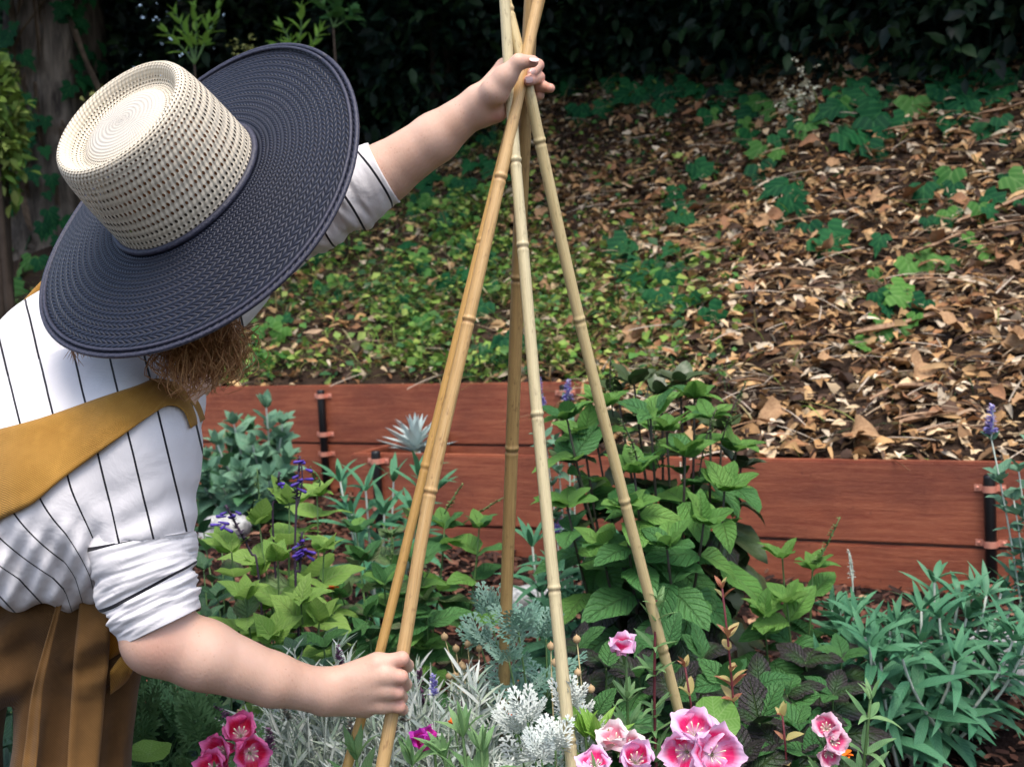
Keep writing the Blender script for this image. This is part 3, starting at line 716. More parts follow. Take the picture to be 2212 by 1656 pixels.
M_grey = leaf_mat('grey_green_leaf', (.07, .19, .11), (.16, .30, .19), (.3, .42, .32), .7, .25, .1, bump=.5)
M_greyg = leaf_mat('dull_green_leaf', (.035, .13, .055), (.07, .18, .07), (.15, .26, .12), .6, .3, .1, bump=.5)
M_dkl = leaf_mat('deep_green_leaf', (.010, .045, .02), (.028, .09, .03), (.10, .2, .08), .45, .4, .12, bump=.5)
def ov(s, w=.62, f=.25): return grid_leaf(P_ovate, 4, 8, w, (.25, .1, .35, .18)[s], (.12, .3, .5, .22)[s], .14, teeth=.035, seed=s)
L_sal = leafset(M_sal, ov); L_top = leafset(M_sal_top, ov); L_brz = leafset(M_bronze, lambda s: grid_leaf(P_ovate, 4, 8, .66, (-.25, -.1, .1, -.35)[s], (.35, .55, .25, .7)[s], .15, teeth=.04, seed=s))
L_lime = leafset(M_lime, lambda s: grid_leaf(P_heart, 4, 7, .72, (.2, .1, .3, .05)[s], (.15, .35, .5, .05)[s], .12, teeth=.02, seed=s))
L_olv = leafset(M_lime_d, lambda s: grid_leaf(P_heart, 4, 7, .66, (.2, -.2, .1, .05)[s], (.25, .45, .6, .15)[s], .18, seed=s))
L_lan = leafset(M_lance, lambda s: grid_leaf(P_lance, 2, 7, .19, (.4, .2, .55, .3)[s], (.15, .35, .55, .25)[s], .1, seed=s))
L_gry = leafset(M_grey, lambda s: grid_leaf(P_ovate, 4, 5, .55, (.3, .1, .4, .2)[s], (.15, .3, 0, .4)[s], .15, seed=s)); L_gg = leafset(M_greyg, lambda s: grid_leaf(P_ovate, 4, 5, .58, .2, (.15, .3, 0, .4)[s], .15, seed=s))
L_dk = leafset(M_dkl, ov)
M_budg = plain('green_bud', (.16, .25, .09), .7, .2); M_budp = plain('dark_bud', (.05, .03, .06), .6, .3); M_vio = plain('violet_floret', (.10, .05, .42), .5, .3, (.05, .03, .2)); M_lav = plain('lavender_floret', (.46, .42, .74), .6, .3, (.34, .30, .60))
M_mauve = plain('mauve_floret', (.34, .17, .27), .7, .3, (.14, .07, .13)); M_dry = plain('dry_floret', (.45, .33, .22), .8, .2)

def bushy(name, label, cat, bpx, d, tips, mk, r0=.005, spreadb=.06, group=None):
    b = bed_at(bpx, d); root = empty(name, b, label, cat, group); specs = []
    for t in tips:
        p1 = P(*t) if not isinstance(t, Vector) else t
        p0 = b + Vector((random.uniform(-1, 1) * spreadb, random.uniform(-1, 1) * spreadb, -.02))
        mk(root, specs, p0, p1)
    put_leaves(root, specs); return root

# the big sage in the middle
def mk_sal(root, specs, p0, p1):
    def ch(f):
        zr = f + random.gauss(0, .10)
        return random.choice(L_brz if zr < .60 else L_sal if zr < .86 else L_top)
    bow = Vector((p1.x - p0.x, p1.y - p0.y, 0)) * .25
    stem_leaves(root, specs, p0, p1, bow, .0052, .0022, M_stem_d, 7, lambda f: .150 * (1.10 - .50 * f), ch, (92, 58), .85, .2, 2, .25, 4)
big_sal = bushy('sage_bush', 'large bushy sage with bright green top and dark bronze lower leaves', 'bush', 1430, 2.72,
    [(1225, 905, 2.68), (1305, 880, 2.75), (1335, 850, 2.85), (1405, 900, 2.6), (1470, 830, 2.8), (1535, 905, 2.68), (1590, 975, 2.75), (1290, 960, 2.88), (1480, 985, 2.58), (1565, 1060, 2.6), (1225, 1090, 2.66), (1370, 1020, 2.52), (1430, 860, 2.92), (1520, 1130, 2.5), (1300, 1180, 2.56), (1440, 1180, 2.45), (1370, 830, 2.8), (1500, 860, 2.75), (1260, 940, 2.75), (1440, 930, 2.7), (1560, 930, 2.85), (1350, 1100, 2.5), (1240, 1000, 2.8), (1600, 1010, 2.8)], mk_sal, spreadb=.07)
for a, b in (((1325, 900, 2.78), (1320, 765, 2.78)), ((1425, 1010, 2.62), (1400, 830, 2.66)), ((1560, 950, 2.7), (1612, 825, 2.72)), ((1510, 1030, 2.6), (1548, 880, 2.62)), ((1380, 1010, 2.5), (1340, 905, 2.5))):
    spike(big_sal, P(*a), P(*b), 14, .013, M_budg, M_stem_d)

# yellow green heart-leaved plant left, olive one beside it
def mk_lime(root, specs, p0, p1):
    stem_leaves(root, specs, p0, p1, Vector((p1.x - p0.x, p1.y - p0.y, 0)) * .3, .004, .0016, M_stem_g, 6, lambda f: .128 * (1.1 - .52 * f), lambda f: random.choice(L_lime if random.random() < .35 + .65 * f else L_olv), (80, 50), .45, .22, 2, .28, 3)
lime_p = bushy('heart_leaf_plant', 'yellow green plant with heart shaped leaves behind the lower forearm', 'plant', 600, 2.42,
    [(500, 1190, 2.4), (560, 1130, 2.5), (625, 1085, 2.5), (685, 1070, 2.6), (600, 1210, 2.35), (700, 1190, 2.45), (530, 1290, 2.32), (650, 1300, 2.3), (690, 1340, 2.3), (590, 1380, 2.28), (640, 1160, 2.6), (560, 1240, 2.5)], mk_lime)
def mk_olv(root, specs, p0, p1):
    stem_leaves(root, specs, p0, p1, Vector((p1.x - p0.x, p1.y - p0.y, 0)) * .3, .004, .0016, M_stem_g, 6, lambda f: .122 * (1.1 - .48 * f), lambda f: random.choice(L_olv if random.random() < .6 - .3 * f else L_sal if random.random() < .7 else L_top), (80, 50), .45, .22, 2, .28, 3)
olv_p = bushy('soft_leaf_plant', 'olive green plant with dusty leaves left of the bamboo canes', 'plant', 850, 2.72,
    [(785, 1210, 2.7), (830, 1260, 2.6), (900, 1130, 2.8), (960, 1140, 2.8), (1035, 1140, 2.75), (870, 1290, 2.6), (920, 1300, 2.6), (790, 1330, 2.55), (845, 1160, 2.9), (740, 1290, 2.6), (900, 1220, 2.6), (770, 1150, 2.95)], mk_olv)
for a, b in (((1000, 1130, 2.8), (1095, 1070, 2.8)), ((960, 1110, 2.8), (1000, 1045, 2.8)), ((840, 1230, 2.7), (845, 1150, 2.7)), ((890, 1320, 2.6), (930, 1230, 2.6)), ((690, 1050, 2.5), (668, 1010, 2.5)), ((560, 1130, 2.5), (555, 1010, 2.5))):
    spike(olv_p if a[0] > 700 else lime_p, P(*a), P(*b), 9, .011, M_budg, M_stem_g)
# dark violet salvia spikes rising through the heart-leaved plant
for i, (lab, a, m, b, fl) in enumerate((('dark stemmed violet flower spike beside the small grey rock', (560, 1260, 2.4), (540, 1190, 2.4), (487, 1090, 2.4), [(490, 1120), (500, 1105), (478, 1135)]),
        ('tall dark violet flower spike in the middle of the heart leaved plant', (640, 1300, 2.4), (640, 1100, 2.4), (648, 985, 2.42), [(648, 1030), (655, 1000), (640, 1040)]),
        ('drooping violet blossoms low on a dark stalk among the lime leaves', (640, 1290, 2.34), (648, 1230, 2.34), (652, 1150, 2.34), [(660, 1195), (645, 1170), (655, 1185)]),
        ('thin grey violet flower spike left of the tall one', (590, 1150, 2.5), (598, 1080, 2.5), (603, 1020, 2.5), [(603, 1040), (606, 1060)]))):
    g = bed_at(a[0], a[2]); root = empty('flower_stalk', g, lab, 'flower', 'violet flower stalks'); pts = catmull([g, P(*a), P(*m), P(*b)], 6)
    add('stalk', tube_mesh('stalk', pts, [.0022] * len(pts), 6), M_budp, root); spike(root, P(*m), P(*b), 12, .012, M_budp, M_budp, 'calyx_spike')
    for (x, y) in fl:
        for _ in range(3):
            s = P(x + random.gauss(0, 4), y + random.gauss(0, 5), a[2]); e = s + Vector((random.choice((-1, 1)) * random.uniform(.008, .022), random.uniform(-.01, .005), random.uniform(-.012, .003)))
            add('blossom', tube_mesh('blossom', [s, s.lerp(e, .5), s.lerp(e, .85), e], [.0014, .0026, .0034, .0022], 7), M_vio, root)

# narrow-leaved clumps
def mk_lan(scale, nn=8):
    def f_(root, specs, p0, p1):
        stem_leaves(root, specs, p0, p1, Vector((p1.x - p0.x, p1.y - p0.y, 0)) * .3, .0042, .0026, M_stem_w, nn, lambda f: scale * (1.05 - .25 * f), lambda f: random.choice(L_lan), (75, 48), .30, .28, 2, .22, 3)
    return f_
tips = []
for i in range(26):
    x = 1775 + 460 * (i / 25) + random.uniform(-18, 18); dd = 2.45 + .35 * random.random(); tips.append((x, 1225 + 260 * ((2.8 - dd) / .35) * random.uniform(.6, 1) + (40 if x < 1830 else 0) + random.uniform(-15, 25), dd))
bushy('narrow_leaf_sage', 'clump of narrow green leaves on white woolly stems at the lower right', 'plant', 1990, 2.6, tips, mk_lan(.125, 8), spreadb=.10, group='narrow leaved sages')
bushy('narrow_leaf_sage', 'narrow leaved grey green plant in front of the left pipe post', 'plant', 800, 3.5, [(735, 1040, 3.5), (790, 1060, 3.4), (850, 1040, 3.6), (905, 1030, 3.5), (940, 1060, 3.5), (760, 1110, 3.4), (830, 1110, 3.4), (890, 1100, 3.4)], mk_lan(.155, 5), group='narrow leaved sages')
bushy('narrow_leaf_sage', 'narrow leaved plant around the grey rock behind the middle canes', 'plant', 1235, 3.05, [(1150, 1180, 3.1), (1200, 1230, 3.0), (1260, 1190, 3.0), (1310, 1240, 3.0), (1230, 1300, 2.95), (1290, 1320, 2.9), (1170, 1280, 3.0), (1340, 1180, 3.1), (1190, 1350, 2.85)], mk_lan(.135, 6), group='narrow leaved sages')
spk = bed_at(1835, 2.7); r_ = empty('flower_stalk', spk, 'thin white seed spike left of the narrow leaved clump', 'flower stalk'); add('stalk', tube_mesh('stalk', [spk, P(1842, 1260, 2.7), P(1833, 1190, 2.7)], [.002, .0018, .001], 6), M_stem_w, r_); spike(r_, P(1842, 1260, 2.7), P(1833, 1188, 2.7), 9, .009, M_stem_w, M_stem_w)

# grey green sage shrub at the left by the back wall
def mk_gry(root, specs, p0, p1):
    stem_leaves(root, specs, p0, p1, Vector((p1.x - p0.x, 0, 0)) * .3, .005, .003, M_stem_w, 8, lambda f: .120 * (1.1 - .45 * f), lambda f: random.choice(L_gry if f + random.gauss(0, .15) > .45 else L_gg), (75, 35), .2, .15, 2, .25, 4)
bushy('grey_sage', 'grey green shrub with rounded leaves against the back plank wall', 'shrub', 535, 4.75, [(575, 880, 4.7), (505, 915, 4.7), (610, 915, 4.7), (470, 960, 4.6), (545, 960, 4.6), (620, 990, 4.6), (450, 1020, 4.55), (520, 1020, 4.5), (580, 1030, 4.5), (480, 1050, 4.5), (600, 960, 4.8), (540, 930, 4.8), (420, 1000, 4.6), (500, 960, 4.75), (570, 990, 4.65), (450, 990, 4.7), (530, 1050, 4.5), (610, 1030, 4.6)], mk_gry, spreadb=.12)

# small bright plant right of the big sage, bronze seedlings below it
def mk_small(root, specs, p0, p1):
    stem_leaves(root, specs, p0, p1, Vector((p1.x - p0.x, p1.y - p0.y, 0)) * .3, .0035, .0016, M_stem_g, 5, lambda f: .125 * (1.1 - .5 * f), lambda f: random.choice(L_brz if f + random.gauss(0, .1) < .5 else L_top if f > .8 else L_sal), (85, 50), .4, .25, 2, .2, 3)
sm = bushy('sage_seedling', 'young sage with bright tips between the big bush and narrow leaved clump', 'plant', 1690, 2.62, [(1690, 1205, 2.65), (1755, 1230, 2.65), (1700, 1300, 2.55), (1650, 1330, 2.55)], mk_small, group='low bronze leaved plants')
spike(sm, P(1755, 1235, 2.65), P(1815, 1115, 2.65), 12, .012, M_budg, M_stem_g)
def mk_low(root, specs, p0, p1):
    stem_leaves(root, specs, p0, p1, Vector((p1.x - p0.x, p1.y - p0.y, .06)) * .3, .0035, .0018, M_stem_g, 4, lambda f: .125 * (1.05 - .3 * f), lambda f: random.choice(L_brz if random.random() < .6 else L_sal), (85, 60), .3, .3, 2, .25, 2)
bushy('bronze_plant', 'low green and bronze leaved plant left of the narrow leaved clump', 'plant', 1770, 2.45, [(1740, 1430, 2.45), (1820, 1420, 2.45), (1700, 1500, 2.35), (1800, 1500, 2.35), (1640, 1480, 2.35)], mk_low, group='low bronze leaved plants')
bushy('bronze_plant', 'low bronze leaved plant under the big sage bush', 'plant', 1500, 2.3, [(1440, 1400, 2.3), (1520, 1420, 2.3), (1570, 1480, 2.2), (1460, 1500, 2.2), (1380, 1460, 2.25), (1620, 1560, 2.15)], mk_low, group='low bronze leaved plants')
bushy('bronze_plant', 'low dark leaved plant between the two right bamboo canes', 'plant', 1290, 2.25, [(1250, 1400, 2.25), (1310, 1440, 2.2), (1230, 1480, 2.2), (1290, 1540, 2.1)], mk_low, group='low bronze leaved plants')
bushy('bronze_plant', 'bronze leaved plant at the bottom near the orange red blossoms', 'plant', 1690, 2.05, [(1640, 1560, 2.05), (1720, 1570, 2.05), (1680, 1620, 2.0), (1760, 1640, 1.95), (1600, 1640, 1.95)], mk_low, group='low bronze leaved plants')
# dark greenery at the left under the arm
def mk_dk(root, specs, p0, p1):
    stem_leaves(root, specs, p0, p1, Vector((p1.x - p0.x, p1.y - p0.y, .05)) * .3, .003, .0016, M_stem_g, 5, lambda f: .10 * (1.1 - .4 * f), lambda f: random.choice(L_dk if random.random() < .75 else L_sal), (80, 55), .3, .25, 2, .25, 2)
for lab, bx, d, tp in (('dark green leafy plant between the apron and the pink flowers', 400, 2.0, [(310, 1470, 1.95), (360, 1450, 2.0), (430, 1540, 1.95), (330, 1560, 1.9), (460, 1590, 1.9), (390, 1620, 1.85), (500, 1500, 2.05)]),
        ('dark plant in the shade behind the forearm', 480, 2.75, [(440, 1230, 2.8), (470, 1290, 2.75), (450, 1340, 2.7), (480, 1190, 2.85), (520, 1360, 2.7), (440, 1150, 3.0)]),
        ('shaded plant beneath the heart leaved one behind the lower hand', 720, 2.2, [(640, 1420, 2.2), (700, 1400, 2.25), (760, 1390, 2.3), (800, 1380, 2.35), (680, 1460, 2.1)]),
        ('dark low plant at the bottom between the bamboo canes', 1150, 2.0, [(1110, 1560, 2.0), (1170, 1540, 2.0), (1150, 1610, 1.95), (1220, 1600, 1.9), (1060, 1600, 1.95)]),
        ('low green plant at the bottom left edge behind the apron', 20, 2.2, [(10, 1540, 2.2), (50, 1580, 2.2), (-10, 1620, 2.1), (60, 1640, 2.1), (20, 1500, 2.3)])):
    bushy('leafy_plant', lab, 'plant', bx, d, tp, mk_dk, group='dark low leafy plants')

# succulent rosette on the terrace
M_succ = leaf_mat('succulent_leaf', (.33, .43, .42), (.48, .56, .54), (.55, .62, .6), .6, .3, .05, bump=.1)
L_suc = leafset(M_succ, lambda s: grid_leaf(P_lance, 4, 7, .2, .5, (-.1, .1, .3, 0)[s], 0, seed=s))
sb = on_wall(858, 958, A1, N1) + N1 * .12; sb.z = Z1 - .16; root = empty('succulent', sb, 'pale blue grey spiky succulent rosette behind the plank wall', 'succulent'); specs = []
for i in range(34):
    f = i / 34; az = i * 2.4; el = R_(8 + 72 * f); d = Vector((math.cos(az) * math.cos(el), math.sin(az) * math.cos(el), math.sin(el))); specs.append((L_suc[i % 4], mat_from(d, ZV - d * .2, sb + ZV * (.14 + .03 * f), .15 * (1 - .25 * f))))
put_leaves(root, specs); add('stem', tube_mesh('stem', [sb - ZV * .03, sb + ZV * .16], [.012, .010], 8), M_stem_y, root)

# ------------------------------------------------------------------ silver lavender
M_silver = col_mat('silver_leaf', .75, .2, .1, 40, .15)
SIL = [(.50, .56, .51), (.40, .47, .42), (.62, .66, .60), (.30, .40, .30), (.45, .53, .40)]
NEED = grid_leaf(P_needle, 2, 3, .115, .35, .22)
def lavender(label, bx, d, rad, hz, n, spikes):
    b = bed_at(bx, d); root = empty('lavender', b, label, 'lavender', 'silver lavender plants'); parts = []; pos = []; dr = []
    for i in range(max(20, n // 45)):
        a = random.uniform(0, 6.28); r = rad * math.sqrt(random.random()); tip = b + Vector((math.cos(a) * r * 1.15, math.sin(a) * r * 1.15, hz * (1 - .45 * (r / rad) ** 2) * random.uniform(.82, 1.08)))
        s0 = b + Vector((math.cos(a) * r * .35, math.sin(a) * r * .35, 0)); pts = bez(s0, s0 + ZV * hz * .5, tip, 6); parts.append(tube(pts, [.0018] * 5 + [.001], 4)); t = (tip - pts[3]).normalized()
        for k in range(45):
            f = random.uniform(.35, 1.0); p = pts[min(5, int(f * 5))].lerp(pts[min(5, int(f * 5) + 1)], f * 5 - int(f * 5)); pos.append(p); v = Vector((random.gauss(0, 1), random.gauss(0, 1), random.gauss(0, .5))).normalized(); dr.append(t * .9 + v * .75)
    add('stem', mesh_data('stem', *join(parts)), M_stem_w, root); m = len(pos)
    o = scatter('foliage', NEED, np.array(pos), np.array(dr), RNG.normal(0, .5, (m, 3)) + [0, -.2, 1], RNG.uniform(.024, .05, m), M_silver, pick(SIL, m, .2)); o['kind'] = 'stuff'; o.parent = root; o.location = -root.location
    for (x, y, dd, x2, y2, mt) in spikes:
        s = P(x2, y2, dd); e = P(x, y, dd); pts = bez(s, (s + e) / 2, e, 5); st = add('flower_stalk', tube_mesh('flower_stalk', pts, [.0014] * 5, 5), M_stem_w, root)
        k = 60; f = RNG.uniform(.0, 1, k); up = (e - s).normalized(); h = .032; base = np.array(e) + np.outer(f * h, np.array(up)); a = RNG.uniform(0, 6.28, k); dd_ = np.stack([np.cos(a), np.sin(a), .6 + 0 * a], 1)
        bb = scatter('floret', grid_leaf(P_spoon, 2, 2, .7, .4, .1), base, dd_, np.tile([0, 0, 1.0], (k, 1)), .0095 * (1.05 - .5 * f), mt); bb['kind'] = 'stuff'; bb.parent = st; bb.location = (0, 0, 0)
G_ = M_greyg
M_gbud = plain('grey_bud', (.22, .28, .22), .8, .2, (.33, .26, .22), 120)
lavender('silver lavender mound below the lower hand', 690, 1.92, .20, .50, 8500, [(705, 1545, 1.8, 700, 1640, M_gbud), (665, 1540, 1.8, 668, 1640, M_gbud), (735, 1440, 1.9, 745, 1560, M_mauve), (760, 1600, 1.75, 765, 1660, M_gbud), (620, 1560, 1.85, 625, 1650, M_gbud)])
lavender('silver lavender mound in front of the lower bamboo canes', 900, 1.85, .19, .49, 8500, [(937, 1505, 1.8, 940, 1640, M_lav), (850, 1600, 1.7, 848, 1660, M_gbud), (905, 1490, 1.9, 900, 1600, M_mauve), (875, 1560, 1.75, 880, 1650, M_gbud), (910, 1530, 1.95, 912, 1620, M_mauve)])
lavender('silver lavender beside the thick back cane', 1020, 2.0, .14, .45, 4500, [(990, 1560, 1.9, 985, 1650, M_mauve), (1040, 1540, 1.9, 1035, 1650, M_gbud)])
lavender('silver lavender at the bottom between the pink flower and the hand', 590, 1.75, .14, .34, 4200, [(545, 1575, 1.75, 600, 1650, M_dry), (500, 1560, 1.8, 580, 1640, M_mauve), (585, 1625, 1.7, 590, 1670, M_mauve)])

# ------------------------------------------------------------------ feathery silver artemisia
def feather(seed):
    rr = random.Random(seed); parts = []
    def blade(p, a, L, w):
        V, F, UV = grid_leaf(P_spoon, 2, 3, w / L, .3, .15); c, s = math.cos(a), math.sin(a)
        return ([(p[0] + (x * c + y * s) * L, p[1] + (-x * s + y * c) * L, z * L) for x, y, z in V], F, UV)
    for i in range(5):
        y = .18 + .17 * i
        for sg in (-1, 1):
            a = sg * (1.1 - .14 * i); L = .42 * (1 - .1 * i)
            parts.append(blade((0, y), a, L, .075))
            for k in (-.55, .5): parts.append(blade((math.sin(a) * L * .45, y + math.cos(a) * L * .45), a + k, L * .5, .06))
    parts.append(blade((0, 0), 0, 1.0, .06)); return join(parts)
M_art = leaf_mat('artemisia_leaf', (.50, .56, .52), (.66, .70, .66), (.7, .74, .7), .8, .2, .1, bump=.1); M_artb = leaf_mat('blue_artemisia_leaf', (.12, .27, .20), (.26, .40, .32), (.35, .47, .4), .7, .2, .15, bump=.1)
L_art = leafset(M_art, feather); L_artb = leafset(M_artb, feather)
def artemisia(label, bx, d, tips, sets, size):
    b = bed_at(bx, d); root = empty('artemisia', b, label, 'artemisia', 'feathery silver plants'); specs = []
    for t in tips:
        stem_leaves(root, specs, b + Vector((random.uniform(-.03, .03), random.uniform(-.03, .03), 0)), P(*t), Vector((random.gauss(0, .03), 0, 0)), .0026, .0014, M_stem_g, 5, lambda f: size * (.7 + .5 * f), lambda f: random.choice(sets), (70, 50), .1, .45, 3, .25, 3, 60)
    put_leaves(root, specs)
artemisia('feathery blue green artemisia around the thick back cane', 1130, 1.98, [(1060, 1330, 2.0), (1120, 1365, 1.95), (1180, 1380, 2.0), (1100, 1430, 1.95), (1040, 1400, 2.05)], L_artb, .055)
artemisia('white feathery artemisia at the bottom between the front canes', 1190, 1.66, [(1140, 1560, 1.66), (1230, 1530, 1.64), (1120, 1585, 1.68), (1250, 1560, 1.66), (1200, 1620, 1.6), (1170, 1640, 1.58), (1270, 1610, 1.64)], L_art, .045)
artemisia('feathery fennel like green plant left of the pink flowers', 330, 1.85, [(350, 1560, 1.85), (400, 1590, 1.85), (310, 1600, 1.8), (440, 1610, 1.8), (330, 1520, 1.9)], leafset(leaf_mat('fennel_leaf', (.06, .16, .06), (.13, .25, .10), None, .6, .3, .2, bump=.1), feather), .075)

# dry stalks with round seed heads
def seed_stalk(label, bx, d, branches):
    b = bed_at(bx, d); root = empty('seed_stalk', b, label, 'seed heads', 'dry seed stalks')
    for (x, y, k) in branches:
        e = P(x, y, d); pts = bez(b + Vector((random.uniform(-.01, .01), 0, 0)), b.lerp(e, .6) + Vector((random.gauss(0, .02), 0, .03)), e, 8); st = add('stalk', tube_mesh('stalk', pts, [.0018] * 5 + [.0013, .001, .0008], 5), M_stem_y, root)
        for i in range(k):
            q = pts[7 - min(i, 4)] + Vector((random.gauss(0, .007), random.gauss(0, .004), random.gauss(0, .004))) * (i > 0); r = random.uniform(.0048, .0062)
            Vv, Ff, Uu = tube([q + ZV * r * a for a in (-1, -.8, -.3, .3, .8, 1, 1.35)], [r * .15, r * .62, r * .97, r * .97, r * .6, r * .22, r * .05], 9)
            add('seed_head', mesh_data('seed_head', Vv, Ff, Uu), M_dry2, st)
M_dry2 = plain('seed_capsule', (.50, .36, .20), .6, .3, (.36, .24, .12), 80)
seed_stalk('dry seed stalks left of the thick back cane', 1000, 2.02, [(960, 1375, 4), (985, 1400, 3), (1010, 1390, 5), (1035, 1400, 4), (1000, 1440, 4), (970, 1460, 3)])
seed_stalk('round tan seed heads right of the front cane', 1210, 1.72, [(1246, 1380, 2), (1205, 1375, 1), (1200, 1430, 1), (1248, 1452, 2), (1190, 1395, 1)])

# ------------------------------------------------------------------ godetia flowers
def petal_mat(name, edge, mid, blotch, base):
    k = NT(name); u, v = k.uv(); au = k.m_('ABSOLUTE', u); n = k.noise(k.scale(k.coord('UV'), 5, 1.2, 1), 3, 3)
    c = k.mix(k.mapr(k.m_('ADD', v, k.m_('MULTIPLY', n, .3)), .72, 1.12), mid, edge)
    bl = k.m_('MULTIPLY', k.mapr(k.m_('ABSOLUTE', k.m_('SUBTRACT', v, .52)), .10, .32, 1, 0), k.mapr(k.m_('ADD', au, k.m_('MULTIPLY', k.m_('SUBTRACT', n, .5), .6)), .35, .8, 1, 0))
    c = k.mix(bl, c, blotch); c = k.mix(k.mapr(v, .12, .34, 1, 0), c, base)
    st = k.mapr(k.m_('ABSOLUTE', k.m_('SINE', k.m_('MULTIPLY', u, 11))), 0, .25, 1, 0); c = k.mix(k.m_('MULTIPLY', st, .10), c, base)
    k.set(c, .5, .3); k.bump(k.m_('SINE', k.m_('MULTIPLY', u, 24)), .12, .002); k.translucent(c, .3); return k.m
PM = {'red': petal_mat('petal_crimson', (.80, .20, .46), (.70, .05, .24), (.55, .004, .05), (.85, .55, .65)),
      'pink': petal_mat('petal_pink', (.84, .58, .80), (.80, .38, .66), (.75, .02, .16), (.86, .66, .80)),
      'pale': petal_mat('petal_pale', (.86, .74, .76), (.85, .62, .66), (.80, .25, .35), (.88, .80, .76)),
      'mag': petal_mat('petal_magenta', (.62, .05, .55), (.66, .03, .40), (.62, .01, .18), (.7, .1, .35)),
      'rose': petal_mat('petal_rose', (.82, .55, .66), (.75, .30, .42), (.68, .06, .2), (.84, .6, .62))}
P_pet = nrm(lambda v: (v + .03) ** .75 * (1.03 - v) ** .22)
def petal(s, cup): return grid_leaf(P_pet, 8, 8, 1.05, (.10, .2, .05, .15)[s], cup, .45, seed=s, rnd=.30)
PET = {k: (leafset(m, lambda s: petal(s, -.25)), leafset(m, lambda s: petal(s, .12))) for k, m in PM.items()}
M_stam = plain('stamen', (.8, .76, .6), .6, .3); M_calyx = plain('calyx', (.14, .26, .08), .6, .3)
M_god = leaf_mat('godetia_leaf', (.10, .24, .085), (.20, .34, .14), (.32, .44, .24), .55, .3, .25, bump=.2, vfreq=12); M_yg = leaf_mat('fresh_green_leaf', (.16, .34, .05), (.24, .42, .08), None, .5, .3, .35, bump=.2)
L_god = leafset(M_god, lambda s: grid_leaf(P_lance, 2, 6, .24, .45, (.1, .3, .5, -.1)[s], .1, seed=s)); L_yg = leafset(M_yg, lambda s: grid_leaf(P_lance, 4, 6, .3, .4, (.1, .3, .2, -.1)[s], .1, seed=s))
def blossom(root, c, face, r, kind, openness=1.0, n=4, rot=0.0, name='blossom'):
    face = Vector(face).normalized(); a0 = face.orthogonal().normalized(); b0 = face.cross(a0); fl = empty(name, c); fl.parent = root; fl.location = Vector(c) - wloc(root)
    for i in range(n):
        az = rot + 2 * math.pi * i / n; rad = a0 * math.cos(az) + b0 * math.sin(az); el = R_(18 + 62 * (1 - openness)) + random.gauss(0, .1)
        d = rad * math.cos(el) + face * math.sin(el); me = PET[kind][0 if openness > .5 else 1][i % 4]
        o = bpy.data.objects.new('petal', me); COL.objects.link(o); o.parent = fl; o.matrix_basis = mat_from(d, face - rad * .2, (0, 0, 0), r * random.uniform(.92, 1.08))
    parts = [tube([-face * r * .5, -face * r * .2, face * r * .05], [.002, .004, .0035], 7)]
    add('calyx', mesh_data('calyx', *join(parts)), M_calyx, fl, local=True)
    parts = []
    for i in range(7):
        az = i * .9; e = (a0 * math.cos(az) + b0 * math.sin(az)) * r * .22 + face * r * random.uniform(.3, .45); parts.append(tube([Vector((0, 0, 0)), e * .6, e, e * 1.12], [.0005, .0005, .0013, .0008], 5))
    add('stamen', mesh_data('stamen', *join(parts)), M_stam, fl, local=True)
def godetia(label, bx, d, stem_px, flowers, leaves=9, size=.042, lset=None, smat=None, per=4, start=.35):
    b = bed_at(bx, d); root = empty('godetia', b, label, 'flower', 'pink garden flowers'); specs = []
    for (x, y) in stem_px:
        stem_leaves(root, specs, b + Vector((random.uniform(-.01, .01), random.uniform(-.01, .01), -.01)), P(x, y, d), Vector((random.gauss(0, .02), 0, 0)), .0026, .002, smat or M_stem_g, leaves, lambda f: size * (1.1 - .3 * f), lambda f: random.choice(lset or L_god), (70, 45), .1, start, per, .2, 1, 45)
    put_leaves(root, specs)
    for (x, y, dd, face, r, kind, op, rot) in flowers: blossom(root, P(x, y, dd), face, r, kind, op, 4, rot)
    return root
godetia('crimson pink ruffled flower cluster at the bottom left', 515, 1.72, [(515, 1625)], [(490, 1625, 1.70, (-.45, -.8, .35), .036, 'red', .75, .4), (540, 1625, 1.69, (.4, -.85, .2), .036, 'red', .75, .9), (520, 1590, 1.71, (.1, -.7, .8), .036, 'red', .65, .2)], 5)
godetia('crimson flower cut by the bottom edge left', 465, 1.68, [(465, 1668)], [(465, 1664, 1.68, (-.1, -.8, .6), .032, 'red', .7, .5)], 3)
godetia('half closed magenta bud leaning left below the lower hand', 945, 1.66, [(938, 1618)], [(936, 1612, 1.66, (-.55, -.25, .8), .036, 'mag', .02, .3)], 7, .04)
godetia('single pink and white flower atop a leafy stem in the middle', 1345, 1.86, [(1352, 1420)], [(1348, 1412, 1.86, (-.1, -.35, .9), .036, 'pink', .15, .5)], 12, .045)
godetia('leafy green stem without a flower in front of the right cane', 1420, 1.9, [(1418, 1295)], [], 15, .042, None, M_stem_r)
godetia('large pink white flower head near the right bamboo cane', 1510, 1.66, [(1512, 1640)], [(1500, 1590, 1.66, (-.05, -.6, .8), .044, 'pink', .45, .2), (1535, 1628, 1.64, (.3, -.9, .3), .047, 'pink', .85, .6), (1485, 1622, 1.65, (-.5, -.8, .3), .042, 'pink', .75, 1.1)], 4)
godetia('white and pale pink flower at the bottom beside the front cane', 1345, 1.6, [(1345, 1630)], [(1330, 1610, 1.6, (-.2, -.5, .8), .034, 'pale', .25, .3), (1352, 1620, 1.61, (.35, -.6, .6), .032, 'pale', .35, .9)], 5)
godetia('rose pink flower cut by the bottom edge in the middle', 1370, 1.56, [(1372, 1650)], [(1372, 1648, 1.56, (.05, -.75, .65), .036, 'pink', .6, .1)], 4)
